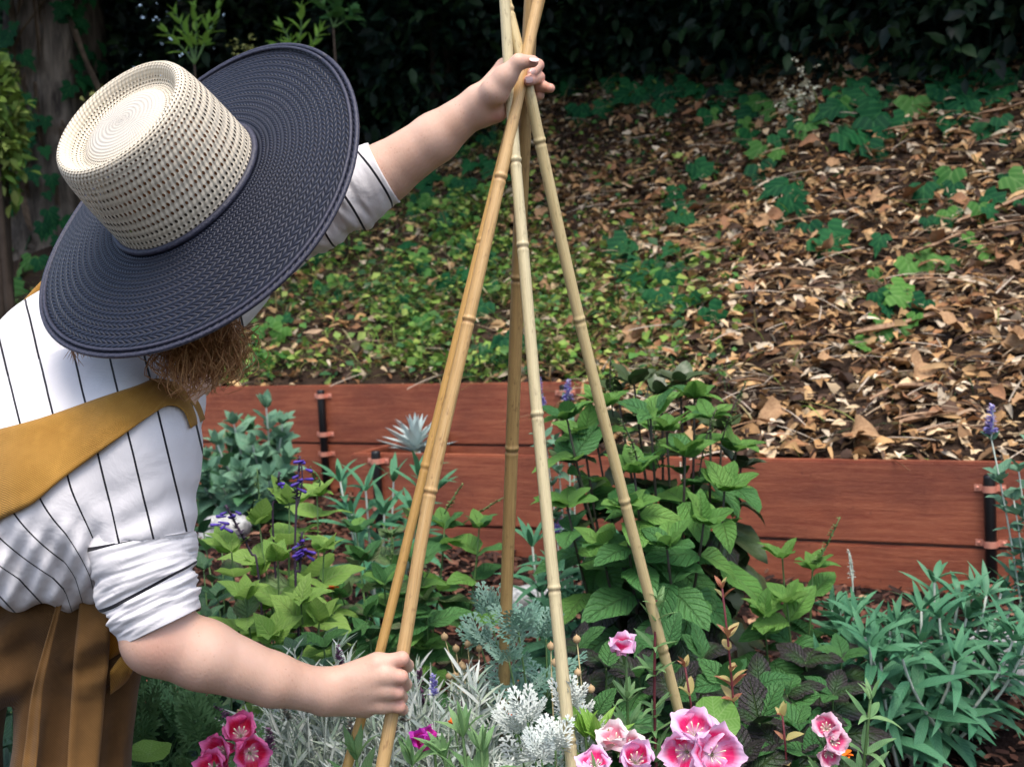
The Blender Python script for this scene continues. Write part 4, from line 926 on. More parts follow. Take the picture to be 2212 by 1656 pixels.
godetia('magenta flower top at the bottom edge between the canes', 1286, 1.55, [(1286, 1660)], [(1286, 1658, 1.55, (0, -.5, .85), .027, 'pink', .45, .5)], 4)
godetia('faded rose flower at the lower right before the narrow leaved clump', 1790, 1.75, [(1785, 1620), (1880, 1510)], [(1785, 1575, 1.75, (-.2, -.7, .6), .028, 'rose', .35, .3), (1795, 1600, 1.74, (.3, -.8, .3), .028, 'rose', .45, .8), (1788, 1620, 1.74, (-.1, -.9, -.3), .024, 'rose', .4, .1)], 9, .055)
for lab, bx, d, st in (('light green leafy shoots at the bottom between the front canes', 1290, 1.62, [(1265, 1590), (1290, 1600), (1310, 1620)]), ('pale green whorled leaf shoots at the bottom left of the thick cane', 1020, 1.62, [(1000, 1590), (1040, 1620), (960, 1640)]), ('green whorled shoot at the bottom below the lower canes', 790, 1.62, [(770, 1640), (890, 1650)])):
    b = bed_at(bx, d); root = empty('leafy_shoot', b, lab, 'shoots', 'fresh shoots along the front'); specs = []
    for (x, y) in st: stem_leaves(root, specs, b, P(x, y, d), Vector((0, 0, 0)), .003, .002, M_stem_g, 5, lambda f: .06, lambda f: random.choice(L_yg if bx == 1290 else L_god), (60, 35), .0, .5, 4, .2, 2, 45)
    put_leaves(root, specs)

# trailing stem with reddish yellow leaves
M_ry = leaf_mat('yellow_red_leaf', (.38, .40, .14), (.48, .36, .16), (.5, .2, .12), .5, .3, .25, bump=.1); L_ry = leafset(M_ry, lambda s: grid_leaf(P_ovate, 2, 5, .5, .4, .2, 0, seed=s)); M_pod = leaf_mat('red_leaf', (.30, .09, .06), (.40, .20, .10), (.5, .2, .12), .5, .3, .2, bump=.1); L_pod = leafset(M_pod, lambda s: grid_leaf(P_ovate, 2, 5, .34, .8, .2, 0, seed=s))
for lab, bx, d, top, nn in (('upright wiry stem with small yellow and red leaves right of the big sage', 1565, 1.95, (1560, 1270), 18), ('short wiry stem with reddish seed leaves left of the tall one', 1490, 1.95, (1480, 1440), 9), ('small wiry stem with yellowish leaves near the bottom right', 1660, 1.95, (1690, 1545), 7)):
    b = bed_at(bx, d); root = empty('wiry_stem', b, lab, 'plant', 'wiry stems with yellow leaves'); specs = []
    stem_leaves(root, specs, b, P(top[0], top[1], d), Vector((.02, 0, 0)), .0022, .0016, M_stem_r, nn, lambda f: .026, lambda f: random.choice(L_ry if random.random() < .6 else L_pod), (60, 35), .15, .25, 2, .25, 2, 80); put_leaves(root, specs)

# small orange blossoms
M_or = plain('orange_petal', (.80, .20, .01), .5, .3, (.7, .08, .01), 60); M_or2 = plain('red_orange_petal', (.75, .07, .015), .5, .3, (.8, .25, .01), 60)
L_or = [leafset(M_or, lambda s: grid_leaf(P_spoon, 2, 4, .8, .1, .2, .2, seed=s), 2), leafset(M_or2, lambda s: grid_leaf(P_spoon, 2, 4, .8, .1, .2, .2, seed=s), 2)]
for i, (lab, x, y, d, r) in enumerate((('orange red blossom among the dusty leaves left of the canes', 716, 1270, 2.5, .016), ('orange blossom right of the thick back cane', 1105, 1478, 2.1, .014), ('red orange blossom by the bronze leaves at the right', 1678, 1490, 2.3, .014), ('orange blossoms low in front of the narrow leaved clump', 1820, 1632, 1.9, .016), ('small orange blossom in the lavender', 982, 1560, 1.8, .010), ('tiny orange blossom beside the white artemisia', 1110, 1545, 1.85, .010))):
    b = bed_at(x, d); root = empty('orange_flower', b, lab, 'flower', 'small orange blossoms'); c = P(x, y, d); add('stem', tube_mesh('stem', bez(b, b.lerp(c, .6) + Vector((.01, 0, 0)), c, 6), [.0014] * 6, 5), M_stem_g, root); specs = []
    for j in range(10):
        az = j * .63; d_ = Vector((math.cos(az), math.sin(az) * .8 - .3, .35 + .3 * (j % 2))); specs.append((random.choice(L_or[(i % 2)]), mat_from(d_, ZV, c, r)))
    put_leaves(root, specs, 'petal')

# tall lavender coloured spikes with grey leaves
def catmint(label, bx, d, stem_top, flowers, nl, base=None):
    b = bed_at(bx, d) if base is None else base; root = empty('blue_spike_plant', b, label, 'flower', 'blue lavender coloured flower spikes'); specs = []
    for (x, y) in stem_top: stem_leaves(root, specs, b, P(x, y, d), Vector((.02, 0, 0)), .0026, .0016, M_stem_w, nl, lambda f: .04, lambda f: random.choice(L_gry), (70, 50), .1, .3, 2, .25, 1)
    put_leaves(root, specs)
    for (x, y, y2) in flowers:
        spike(root, P(x, y2, d), P(x + 2, y, d), 26, .016, M_lav, M_stem_w, 'flower_spike', .002)
catmint('blue flower spikes with grey leaves left of the big sage', 1210, 3.25, [(1165, 870), (1226, 870), (1200, 950), (1240, 1000)], [(1162, 815, 870), (1226, 820, 875), (1205, 1110, 1160), (1170, 860, 890)], 12)
catmint('blue flower spike with grey leaves at the right edge', 2225, 2.7, [(2142, 950), (2200, 1010), (2230, 960), (2215, 1100), (2190, 1080)], [(2140, 875, 950)], 12)
# nasturtium leaves
M_nas = leaf_mat('nasturtium_leaf', (.12, .30, .05), (.22, .40, .08), (.35, .5, .2), .5, .3, .3, bump=.1)
def round_leaf(s):
    V = [(0, 0, 0)]; F = []; UV = [(0, 0)]
    for ring, r in ((1, .5), (2, 1.0)):
        for k in range(16):
            a = 2 * math.pi * k / 16; rr = r * (1 + .04 * math.sin(5 * a + s)); V.append((rr * math.cos(a) * .5, rr * math.sin(a) * .5, .08 * r * r * (1 + .5 * math.sin(3 * a + s)))); UV.append((math.sin(4 * a) * r, r))
    for k in range(16):
        j = (k + 1) % 16; F.append((0, 1 + k, 1 + j)); F.append((1 + k, 17 + k, 17 + j, 1 + j))
    return V, F, UV
L_nas = leafset(M_nas, round_leaf)
for lab, x, y, d, s, up, extra in (('round bright green leaf behind the large pink flower', 1545, 1555, 1.95, .075, (0, -.9, .5), []), ('lime green round leaf seen edge on at the bottom left', 322, 1628, 1.72, .062, (.25, -.12, 1), []), ('round green leaves low at the left beside the apron', 315, 1592, 1.9, .05, (0, -.7, .7), [(300, 1570, .04), (338, 1598, .03)])):
    b = bed_at(x, d); root = empty('nasturtium', b, lab, 'plant', 'round leaved nasturtiums'); specs = []
    for (xx, yy, ss) in [(x, y, s)] + extra:
        c = P(xx, yy, d); add('leaf_stalk', tube_mesh('leaf_stalk', bez(b, b.lerp(c, .6) + Vector((.02, 0, 0)), c, 6), [.0016] * 6, 5), M_stem_g, root); specs.append((random.choice(L_nas), mat_from(Vector((1, .1, 0)), Vector(up), c, ss)))
    put_leaves(root, specs)
# fresh shoots and white blossoms in the dark shrubs and litter
M_wf = plain('cream_floret', (.62, .60, .45), .7, .2); M_yf = plain('yellow_green_floret', (.40, .42, .14), .7, .2)
for lab, px, py, d, mt, n_, rad in (('cluster of tiny white flowers at the top of the litter', 1725, 245, None, M_wf, 70, .11), ('pale yellow flower cluster just above the hat brim', 535, 120, 6.6, M_yf, 60, .07), ('yellow green flower cluster on the dark shrub left of the hat crown', 205, 225, 6.4, M_yf, 40, .06)):
    c = bank_hit(px, py) + Vector((0, -.1, .08)) if d is None else P(px, py, d); zb = bank_z(c.x, c.y); root = empty('blossom_cluster', (c.x, c.y, zb), lab, 'flowers')
    add('stem', tube_mesh('stem', [Vector((c.x, c.y, zb - .02)), c.lerp(Vector((c.x, c.y, zb)), .5) + Vector((.02, 0, 0)), c], [.006, .005, .003], 6), M_trunk_d, root)
    m = n_ * 5; q = np.array(c) + np.repeat(RNG.normal(0, rad * .5, (n_, 3)), 5, axis=0) + RNG.normal(0, .006, (m, 3)); o = scatter('floret', grid_leaf(P_round, 2, 2, .9, .2, .2), q, rand_dirs(m, .6), rand_ups(m, .6), RNG.uniform(.010, .02, m), mt); o['kind'] = 'stuff'; o.parent = root; o.location = -root.location
for lab, b_, tips in (('fresh light green shoots above the hat brim', (640, 130, 6.3), [(610, 60), (650, 20), (690, 70), (600, 100)]), ('dark glossy shoot at the top edge right of the hat', (720, 60, 6.3), [(690, 0), (730, 10), (760, 30)]), ('sunlit leaf sprays at the top behind the hat crown', (420, 140, 6.5), [(380, 30), (420, 20), (450, 50), (360, 70), (470, 20), (400, 60)])):
    b = P(*b_); zb = bank_z(b.x, b.y); root = empty('leafy_shoot', (b.x, b.y, zb), lab, 'shoots', 'leafy shoots in the dark shrubs'); add('stem', tube_mesh('stem', [Vector((b.x, b.y, zb - .03)), b], [.01, .006], 6), M_trunk_d, root); specs = []
    for (x, y) in tips: stem_leaves(root, specs, b, P(x, y, b_[2]), Vector((.02, 0, 0)), .005, .003, M_stem_g, 3, lambda f: .088, lambda f: random.choice(L_yg if 'dark' not in lab else L_sal), (60, 30), .1, .4, 2, .2, 2)
    put_leaves(root, specs)

# ------------------------------------------------------------------ bamboo canes
def bamboo_mat(name, c1, c2, dark):
    k = NT(name); u, v = k.uv(); o = k.coord('UV')
    n = k.noise(k.scale(o, 5, 6, 1), 2.5, 5, .65); f = k.noise(k.scale(o, 40, 14, 1), 1.2, 4, .65); b = k.noise(k.scale(o, 3, 26, 1), 2.0, 4, .6)
    c = k.mix(k.mapr(n, .3, .7), c1, c2); c = k.mix(k.m_('MULTIPLY', k.mapr(f, .48, .70), .55), c, dark); c = k.mix(k.m_('MULTIPLY', k.mapr(b, .57, .70), .65), c, dark)
    nd = k.attr('node'); c = k.mix(k.m_('MULTIPLY', nd, .65), c, dark)
    k.set(c, .42, .4); k.bump(k.m_('ADD', f, n), .25, .0015); return k.m
BM = [bamboo_mat('bamboo_gold', (.50, .29, .085), (.58, .36, .12), (.26, .14, .05)), bamboo_mat('bamboo_tan', (.50, .30, .11), (.58, .40, .19), (.20, .10, .04)),
      bamboo_mat('bamboo_brown', (.30, .19, .075), (.42, .28, .11), (.12, .07, .03)), bamboo_mat('bamboo_pale', (.52, .45, .26), (.58, .50, .30), (.22, .17, .10)), bamboo_mat('bamboo_straw', (.55, .42, .20), (.60, .50, .27), (.28, .2, .09))]
def cane(label, pix, r0, r1, nodes, mat, flat=1.0):
    """pix: (x, y, depth) from top to bottom; the foot is pushed 4 cm into the soil. nodes: y pixels of the joints"""
    w = [P(*p) for p in pix]; d = (w[-1] - w[-2]).normalized(); foot = w[-1].copy()
    while foot.z > bed_z(foot.x, foot.y) - .04: foot += d * .01
    top = w[0] + (w[0] - w[1]).normalized() * .22
    line = catmull([top] + w + [foot], 26); ys = [proj(p)[1] for p in line]
    rad = []; nd = []; pts = []
    tot = len(line)
    extra = [max(ys) + 200 * i for i in range(1, 4)]
    for i, p in enumerate(line):
        f = i / (tot - 1); r = r0 + (r1 - r0) * f; k = 0; s = 0
        for ny in nodes:
            dd = (ys[i] - ny)
            k += .20 * math.exp(-(dd / 7) ** 2); s += math.exp(-((dd - 3) / 5) ** 2)
        rad.append(r * (1 + k)); nd.append(min(1, s)); pts.append(p)
    # extra rings close to the joints
    P2, R2, N2_ = [], [], []
    for i in range(tot - 1):
        m = 7 if any(min(ys[i], ys[i + 1]) - 22 < ny < max(ys[i], ys[i + 1]) + 12 for ny in nodes) else 1
        for j in range(m):
            t = j / m; p = pts[i].lerp(pts[i + 1], t); y = ys[i] + (ys[i + 1] - ys[i]) * t; f = (i + t) / (tot - 1); k = sum(.13 * math.exp(-((y - ny) / 4) ** 2) - .08 * math.exp(-((y - ny - 8) / 3) ** 2) + .05 * math.exp(-((y - ny - 14) / 5) ** 2) for ny in nodes); s = sum(math.exp(-((y - ny - 7) / 4) ** 2) for ny in nodes)
            P2.append(p); R2.append((r0 + (r1 - r0) * f) * (1 + k)); N2_.append(min(1, s))
    P2.append(pts[-1]); R2.append(rad[-1]); N2_.append(0)
    seg = 14; V, F, UV = tube(P2, R2, seg); me = mesh_data('bamboo_cane', V, F, UV, attrs={'node': np.repeat(N2_, seg)})
    b = P2[-1]; center_mesh(me, b); me.materials.append(mat); o = bpy.data.objects.new('bamboo_cane', me); COL.objects.link(o); o.location = b
    return tag(o, label, 'bamboo cane', 'bamboo canes of the tepee')
cane('slim golden bamboo cane at the far left of the tepee', [(1168, 0, 1.775), (1107, 250, 1.752), (1045, 500, 1.725), (936, 940, 1.69), (820, 1410, 1.655), (750, 1656, 1.64)], .0062, .0068, (520, 1005), BM[0])
cane('tan bamboo cane gripped by the lower hand', [(1150, 60, 1.738), (1111, 250, 1.718), (1060, 480, 1.695), (1013, 690, 1.675), (928, 1070, 1.645), (872, 1400, 1.622), (826, 1656, 1.61)], .0075, .0090, (380, 688, 1058), BM[1])
cane('thick brown bamboo cane standing at the back of the tepee', [(1148, 0, 1.768), (1134, 250, 1.785), (1119, 600, 1.84), (1106, 960, 1.9), (1093, 1320, 1.955), (1085, 1656, 2.0)], .0105, .0090, (598, 966, 1320, 1592), BM[2])
cane('pale bamboo cane leaning to the right in the middle of the tepee', [(1090, 0, 1.735), (1101, 180, 1.727), (1112, 330, 1.715), (1130, 540, 1.695), (1160, 890, 1.665), (1197, 1270, 1.635), (1236, 1656, 1.61)], .0072, .0082, (345, 528, 893, 1268, 1597), BM[3])
cane('straw coloured bamboo cane leaning farthest right', [(1094, 8, 1.742), (1141, 190, 1.738), (1166, 305, 1.75), (1251, 688, 1.80), (1350, 1085, 1.86), (1475, 1570, 1.95)], .0078, .0080, (20, 303, 688, 1080, 1400), BM[4])

# ------------------------------------------------------------------ signed-distance surfaces (numpy surface nets)
def surface(f, lo, hi, h):
    lo, hi = np.array(lo), np.array(hi); n = np.ceil((hi - lo) / h).astype(int) + 1
    ax = [lo[i] + h * np.arange(n[i]) for i in range(3)]; val = np.empty(n, dtype=np.float32)
    YY, ZZ = np.meshgrid(ax[1], ax[2], indexing='ij'); step = max(1, int(250000 / (n[1] * n[2])))
    for i0 in range(0, n[0], step):
        xs = ax[0][i0:i0 + step]; pts = np.empty((len(xs), n[1], n[2], 3)); pts[..., 0] = xs[:, None, None]; pts[..., 1] = YY; pts[..., 2] = ZZ
        val[i0:i0 + step] = f(pts.reshape(-1, 3)).reshape(len(xs), n[1], n[2])
    ins = val < 0; c = n - 1; acc = np.zeros((*c, 3), dtype=np.float32); cnt = np.zeros(c, dtype=np.int16)
    def cut(a, s): return a[s[0]:s[0] + c[0], s[1]:s[1] + c[1], s[2]:s[2] + c[2]]
    for axis in range(3):
        o1, o2 = [k for k in range(3) if k != axis]
        for d1 in (0, 1):
            for d2 in (0, 1):
                a = [0, 0, 0]; a[o1] = d1; a[o2] = d2; b = list(a); b[axis] = 1
                va, vb = cut(val, a), cut(val, b); m = cut(ins, a) != cut(ins, b); t = np.where(m, va / np.where(m, va - vb, 1), 0)
                pos = np.zeros((*c, 3), dtype=np.float32); pos[..., axis] = t; pos[..., o1] = d1; pos[..., o2] = d2; acc += np.where(m[..., None], pos, 0); cnt += m
    act = cnt > 0; idx = -np.ones(c, dtype=np.int64); idx[act] = np.arange(act.sum()); cell = np.argwhere(act)
    V = lo + h * (cell + acc[act] / cnt[act][:, None]); F = []
    for axis in range(3):
        o1, o2 = [(1, 2), (2, 0), (0, 1)][axis]
        sl0 = [slice(None)] * 3; sl1 = [slice(None)] * 3; sl0[axis] = slice(0, n[axis] - 1); sl1[axis] = slice(1, n[axis]); s0, s1 = ins[tuple(sl0)], ins[tuple(sl1)]
        e = np.argwhere(s0 != s1); e = e[(e[:, o1] > 0) & (e[:, o2] > 0) & (e[:, o1] < n[o1] - 1) & (e[:, o2] < n[o2] - 1)]
        def at(d1, d2):
            q = e.copy(); q[:, o1] -= d1; q[:, o2] -= d2; return idx[q[:, 0], q[:, 1], q[:, 2]]
        quad = np.stack([at(1, 1), at(0, 1), at(0, 0), at(1, 0)], 1); flip = ~s0[e[:, 0], e[:, 1], e[:, 2]]
        quad[flip] = quad[flip][:, ::-1]; F.append(quad)
    return V, np.concatenate(F)
def smin(a, b, k):
    h = np.clip(.5 + .5 * (b - a) / k, 0, 1); return b * (1 - h) + a * h - k * h * (1 - h)
def cap(p, a, b, ra, rb):
    a, b = np.array(a), np.array(b); ab = b - a; t = np.clip(((p - a) @ ab) / (ab @ ab), 0, 1); return np.linalg.norm(p - a - t[:, None] * ab, axis=1) - (ra + t * (rb - ra))
def chain(p, pts, k=.006):
    """pts: (x, y, depth, radius) in photo pixels"""
    d = None
    for a, b in zip(pts[:-1], pts[1:]):
        e = cap(p, P(*a[:3]), P(*b[:3]), a[3], b[3]); d = e if d is None else smin(d, e, k)
    return d
def bounds(chs, m):
    q = np.array([tuple(P(*a[:3])) for c in chs for a in c]); r = max(a[3] for c in chs for a in c); return q.min(0) - r - m, q.max(0) + r + m

# skin
def skin_mat():
    k = NT('skin'); o = k.coord('Object'); n = k.noise(o, 22, 3); fr = k.n('ShaderNodeTexVoronoi'); fr.inputs['Scale'].default_value = 190; k.put(fr.inputs['Vector'], o); big = k.noise(o, 35, 2)
    c = k.mix(k.mapr(n, .3, .7), (.56, .345, .25), (.62, .405, .31)); c = k.mix(k.m_('MULTIPLY', k.attr('blush'), .75), c, (.55, .22, .17))
    sp = k.m_('MULTIPLY', k.mapr(fr.outputs['Distance'], .08, .3, 1, 0), k.mapr(big, .5, .66)); c = k.mix(k.m_('MULTIPLY', sp, .45), c, (.34, .15, .08))
    k.set(c, .48, .35); k.put(k.b.inputs['Subsurface Weight'], .15); k.b.inputs['Subsurface Radius'].default_value = (.008, .003, .0015); k.b.inputs['Subsurface Scale'].default_value = 1.0
    w = k.noise(k.scale(o, 1, 1, .6), 260, 4, .6); k.bump(w, .3, .0016); return k.m
M_skin = skin_mat()
# right (lower) arm and hand
RA = dict(thin=.0013, arm=[(318, 1150, 1.52, .046), (342, 1378, 1.50, .0425), (440, 1414, 1.515, .0405), (588, 1467, 1.552, .0315), (695, 1493, 1.588, .0262)],
    meta=[[(706, 1476, 1.590, .0165), (814, 1432, 1.592, .0135)], [(704, 1488, 1.588, .0175), (831, 1456, 1.586, .0135)], [(704, 1500, 1.590, .0175), (831, 1488, 1.590, .0130)], [(706, 1512, 1.594, .0160), (824, 1519, 1.598, .0125)], [(730, 1518, 1.602, .0140), (790, 1530, 1.608, .0115)]],
    fing=[[(814, 1432, 1.590, .0122), (868, 1422, 1.592, .0100), (880, 1437, 1.622, .0090), (866, 1450, 1.645, .0078)], [(831, 1457, 1.584, .0118), (866, 1461, 1.588, .0098), (876, 1478, 1.618, .0088), (860, 1488, 1.642, .0078)],
          [(831, 1489, 1.588, .0110), (859, 1495, 1.593, .0093), (868, 1506, 1.618, .0084), (852, 1514, 1.640, .0074)], [(824, 1520, 1.596, .0104), (863, 1526, 1.602, .0086), (870, 1532, 1.620, .0076), (855, 1538, 1.638, .0068)],
          [(735, 1470, 1.605, .0150), (790, 1452, 1.632, .0125), (838, 1470, 1.652, .0100), (862, 1472, 1.655, .0085)]])
LA = dict(arm=[(600, 510, 1.84, .044), (760, 424, 1.80, .044), (830, 374, 1.785, .0405), (940, 298, 1.765, .0335), (1032, 226, 1.745, .0235)],
    meta=[[(1040, 214, 1.748, .0170), (1090, 146, 1.772, .0125)], [(1040, 222, 1.750, .0180), (1097, 170, 1.785, .0125)], [(1043, 232, 1.750, .0180), (1097, 196, 1.785, .0120)], [(1047, 240, 1.748, .0175), (1090, 220, 1.775, .0120)], [(1048, 240, 1.738, .0175), (1072, 240, 1.738, .0160)],
          [(1046, 220, 1.728, .0190), (1070, 196, 1.708, .0185), (1092, 166, 1.698, .0150)]],
    fing=[[(1090, 146, 1.772, .0110), (1138, 130, 1.785, .0092), (1162, 141, 1.757, .0085), (1149, 158, 1.722, .0074)], [(1097, 170, 1.785, .0110), (1146, 160, 1.792, .0094), (1163, 167, 1.757, .0087), (1143, 174, 1.716, .0081)],
          [(1097, 196, 1.785, .0105), (1148, 190, 1.788, .0088), (1172, 187, 1.762, .0080), (1189, 191, 1.745, .0070)], [(1090, 220, 1.775, .0100), (1128, 222, 1.786, .0078), (1152, 213, 1.776, .0070), (1168, 207, 1.765, .0062)],
          [(1090, 168, 1.698, .0150), (1120, 134, 1.688, .0108), (1151, 133, 1.694, .0086)]])
# forearm splits towards the wrist so that it is wider than deep
def arm_sdf(A, extra=None):
    def f(p):
        d = chain(p, A['arm'], .010); palm = None
        for m in A['meta']:
            e = chain(p, m, .006); palm = e if palm is None else smin(palm, e, .011)
        d = smin(d, palm, .016); fg = None
        for g in A['fing']:
            e = chain(p, g, .0045) + A.get('thin', .0006); fg = e if fg is None else smin(fg, e, .0006)
        return smin(d, fg, .0075)
    return f
HC = P(402, 408, 1.50); VW = ray(405, 408).normalized(); mj = (RT * .745 + UP * .667); mj = (mj - VW * mj.dot(VW)).normalized(); dr = mj.cross(VW); dr = dr if dr.z < 0 else -dr; AXW = (-dr * .86 - VW * .51).normalized(); mn = AXW.cross(mj)
if mn.dot(dr) < 0: mn = -mn
FD = RT * .75 + FW * .65; FD = (FD - AXW * FD.dot(AXW)).normalized(); SD = AXW.cross(FD)      # the face looks up to the raised hand
def hp(a, f, s_=0.0): return HC - AXW * a + FD * f + SD * s_
def head_sdf(p):
    d = smin(cap(p, hp(0, 0), hp(.055, .008), .072, .068), cap(p, hp(.065, .022), hp(.103, .036), .050, .028), .03)
    for sg in (-1, 1):
        d = smin(d, cap(p, hp(.070, .045, sg * .030), hp(.078, .045, sg * .034), .020, .018), .02)                                       # cheek
        d = smin(d, cap(p, hp(.040, .064, sg * .014), hp(.042, .056, sg * .040), .009, .008), .012)                                       # brow
        d = smin(d, cap(p, hp(.045, -.006, sg * .070), hp(.075, .0, sg * .068), .011, .008), .006)                                        # ear
    d = smin(d, cap(p, hp(.050, .071), hp(.074, .086), .007, .0105), .010); d = smin(d, cap(p, hp(.090, .062, -.015), hp(.090, .062, .015), .0075, .0075), .006)
    d = smin(d, cap(p, hp(.098, .060, -.012), hp(.098, .060, .012), .0075, .0075), .004)
    return smin(d, cap(p, hp(.075, -.02), P(400, 720, 1.66), .045, .043), .02)
skinV, skinF, blush = [], [], []; off = 0
blush_pts = [(868, 1425, 1.592), (866, 1461, 1.588), (859, 1494, 1.593), (863, 1522, 1.602), (1149, 158, 1.722), (1143, 174, 1.716), (1189, 191, 1.745), (1172, 187, 1.76), (1165, 165, 1.757), (345, 1400, 1.46), (1075, 255, 1.73), (1150, 140, 1.69), (1165, 141, 1.757)]
for A in (RA, LA):
    lo, hi = bounds([A['arm'][1:]] + A['meta'] + A['fing'], .012); V, F = surface(arm_sdf(A), lo, hi, .0021)
    skinV.append(V); skinF.append(F + off); off += len(V)
V, F = surface(head_sdf, np.array(HC) - .24, np.array(HC) + .24, .0042); skinV.append(V); skinF.append(F + off); off += len(V)
# trunk and legs under the clothes
TR = [[(390, 790, 1.70, .045), (200, 960, 1.74, .09), (-40, 1230, 1.76, .09)], [(340, 900, 1.58, .04), (430, 640, 1.80, .05)], [(430, 640, 1.82, .045), (640, 480, 1.83, .042)], [(320, 930, 1.55, .045), (318, 1150, 1.52, .046)], [(-120, 1330, 1.76, .085), (60, 1330, 1.72, .075)]]
fr, fl_ = Vector((-.60, 1.63, bed_z(-.60, 1.63) + .05)), Vector((-.86, 1.80, bed_z(-.86, 1.80) + .05))
hipR, hipL = P(130, 1340, 1.69), P(-130, 1340, 1.80)
def trunk_sdf(p):
    d = None
    for c in TR:
        e = chain(p, c, .05); d = e if d is None else smin(d, e, .05)
    for h_, ft in ((hipR, fr), (hipL, fl_)):
        kn = (h_ + ft) / 2 + Vector((.01, .01, 0))
        for a, b, ra, rb in ((h_, kn, .062, .050), (kn, ft, .048, .036), (ft, ft + Vector((.14, .02, -.02)), .035, .028)): d = smin(d, cap(p, a, b, ra, rb), .03)
    return d
q = np.array([tuple(P(*a[:3])) for c in TR for a in c] + [tuple(fr), tuple(fl_), tuple(fr + Vector((.2, 0, 0)))]); V, F = surface(trunk_sdf, q.min(0) - .14, q.max(0) + .14, .011)
skinV.append(V); skinF.append(F + off)
SV, SF = np.concatenate(skinV), np.concatenate(skinF); bl = np.zeros(len(SV))
for b in blush_pts: bl = np.maximum(bl, (.4 if b[0] == 345 else .9) * np.exp(-(np.linalg.norm(SV - np.array(P(*b)), axis=1) / (.030 if b[0] == 345 else .012)) ** 2))
foot = Vector(((fr.x + fl_.x) / 2, (fr.y + fl_.y) / 2, min(bed_z(fr.x, fr.y), bed_z(fl_.x, fl_.y))))
person = empty('person', foot, 'person in striped shirt and mustard apron under a wide hat, holding the bamboo canes', 'person')
body = add('body', mesh_data('body', SV, SF, attrs={'blush': bl}), M_skin, person)
M_eyew = plain('eye_white', (.75, .74, .72), .2, .5); M_iris = plain('iris', (.06, .10, .12), .15, .5)
for sg in (-1, 1):
    c = hp(.056, .060, sg * .031); e_ = add('eye', mesh_data('eye', *tube([c + FD * .0105 * q_ for q_ in (-1, -.7, 0, .7, .95)], [.003, .0075, .0105, .0075, .003], 12)), M_eyew, body)
    add('iris', mesh_data('iris', *tube([c + FD * .0092, c + FD * .0106], [.0046, .002], 12)), M_iris, e_)
# fingernails
M_nail = plain('fingernail', (.72, .47, .42), .25, .5)
def nail(px, py, d, dirv, nrmv, L, W):
    V, F, UV = grid_leaf(P_strip, 4, 4, W / L, 0, .05, 0, cup=-.35); M = mat_from(dirv, nrmv, P(px, py, d), L); add('fingernail', mesh_data('fingernail', [tuple(M @ Vector(v)) for v in V], F, UV), M_nail, body)
cam_n = -FW
nail(1144, 126, 1.6815, RT + UP * -.03, cam_n + UP * .9, .0125, .0095); nail(1156, 150, 1.7125, -RT * .75 - UP * .75 + cam_n * .6, cam_n + RT * .35, .0092, .0072); nail(1151, 171, 1.7045, -RT * 1 - UP * .25 + cam_n * .5, cam_n + RT * .3, .0105, .0085)

# ------------------------------------------------------------------ shirt
def shirt_mat():
    k = NT('striped_cotton'); s = k.attr('stripe'); o = k.coord('Object'); wob = k.noise(o, 14, 2)
    fr = k.m_('FRACT', k.m_('ADD', s, k.m_('MULTIPLY', wob, .04))); st = k.m_('LESS_THAN', fr, .062)
    n = k.noise(o, 9, 3); c = k.mix(n, (.63, .61, .62), (.69, .67, .675)); k.set(k.mix(st, c, (.012, .012, .016)), .9, .15)
    k.put(k.b.inputs['Sheen Weight'], .15); wv = k.noise(o, 900, 2); cr = k.noise(o, 28, 4, .55, .6); k.bump(k.m_('ADD', k.m_('MULTIPLY', cr, 2.2), k.m_('MULTIPLY', wv, .12)), .22, .006); return k.m
M_shirt = shirt_mat()
SH = [[(430, 620, 1.82, .07), (300, 680, 1.86, .10), (150, 800, 1.90, .105), (-120, 1060, 1.93, .12)], [(312, 825, 1.66, .068), (200, 960, 1.66, .125), (-60, 1180, 1.68, .14)], [(300, 940, 1.54, .058), (200, 1060, 1.57, .105), (110, 1150, 1.60, .098), (-60, 1160, 1.64, .12)],
      [(302, 918, 1.535, .056), (303, 965, 1.525, .0600), (306, 1140, 1.52, .0630)], [(370, 690, 1.76, .07), (500, 580, 1.82, .06)], [(292, 890, 1.60, .060), (325, 800, 1.7, .058)]]
RTn, UPn, FWn = np.array(RT), np.array(UP), np.array(FW)
def shirt_sdf(p):
    d = None
    for i, c in enumerate(SH):
        e = chain(p, c, .05); d = e if d is None else smin(d, e, .016 if i == 3 else .055)
    px, py, dep = proj_np(p)
    # gathers above the hem and soft drapes pulled from the strap to the armpit
    lowk = np.clip((py - 1080) / 120, 0, 1) * np.clip((290 - px) / 90, 0, 1)
    d = d + lowk * (.0055 * np.sin((px * .9 - py * .42) * .075 + .6 * np.sin(py * .02)) + .004 * np.sin((px + py * .5) * .13))
    arm = np.clip((px - 190) / 60, 0, 1) * np.clip((py - 1000) / 120, 0, 1); d = d + arm * .0026 * np.sin(py * .075 + px * .02 + 1.5 * np.sin(px * .02))
    back = np.clip((1000 - py) / 150, 0, 1); d = d + back * .003 * np.sin((px * .5 + py) * .026)
    # hem: a cut below the waist
    hem = (py - (1314 + 12 * np.sin(px * .05) - .12 * np.clip(60 - px, 0, 400))) * dep / FPX
    k = .012; h = np.clip(.5 - .5 * (hem - d) / k, 0, 1); d2 = d * h + hem * (1 - h) + k * h * (1 - h)
    d = np.where(px < 262, d2, d)
    cutp = (py - 1168) * dep / FPX; return np.where(px >= 262, np.maximum(d, cutp), d)
q = np.array([tuple(P(*a[:3])) for c in SH for a in c]); V, F = surface(shirt_sdf, q.min(0) - .15, q.max(0) + .15, .0052)
px, py, dp = proj_np(V)
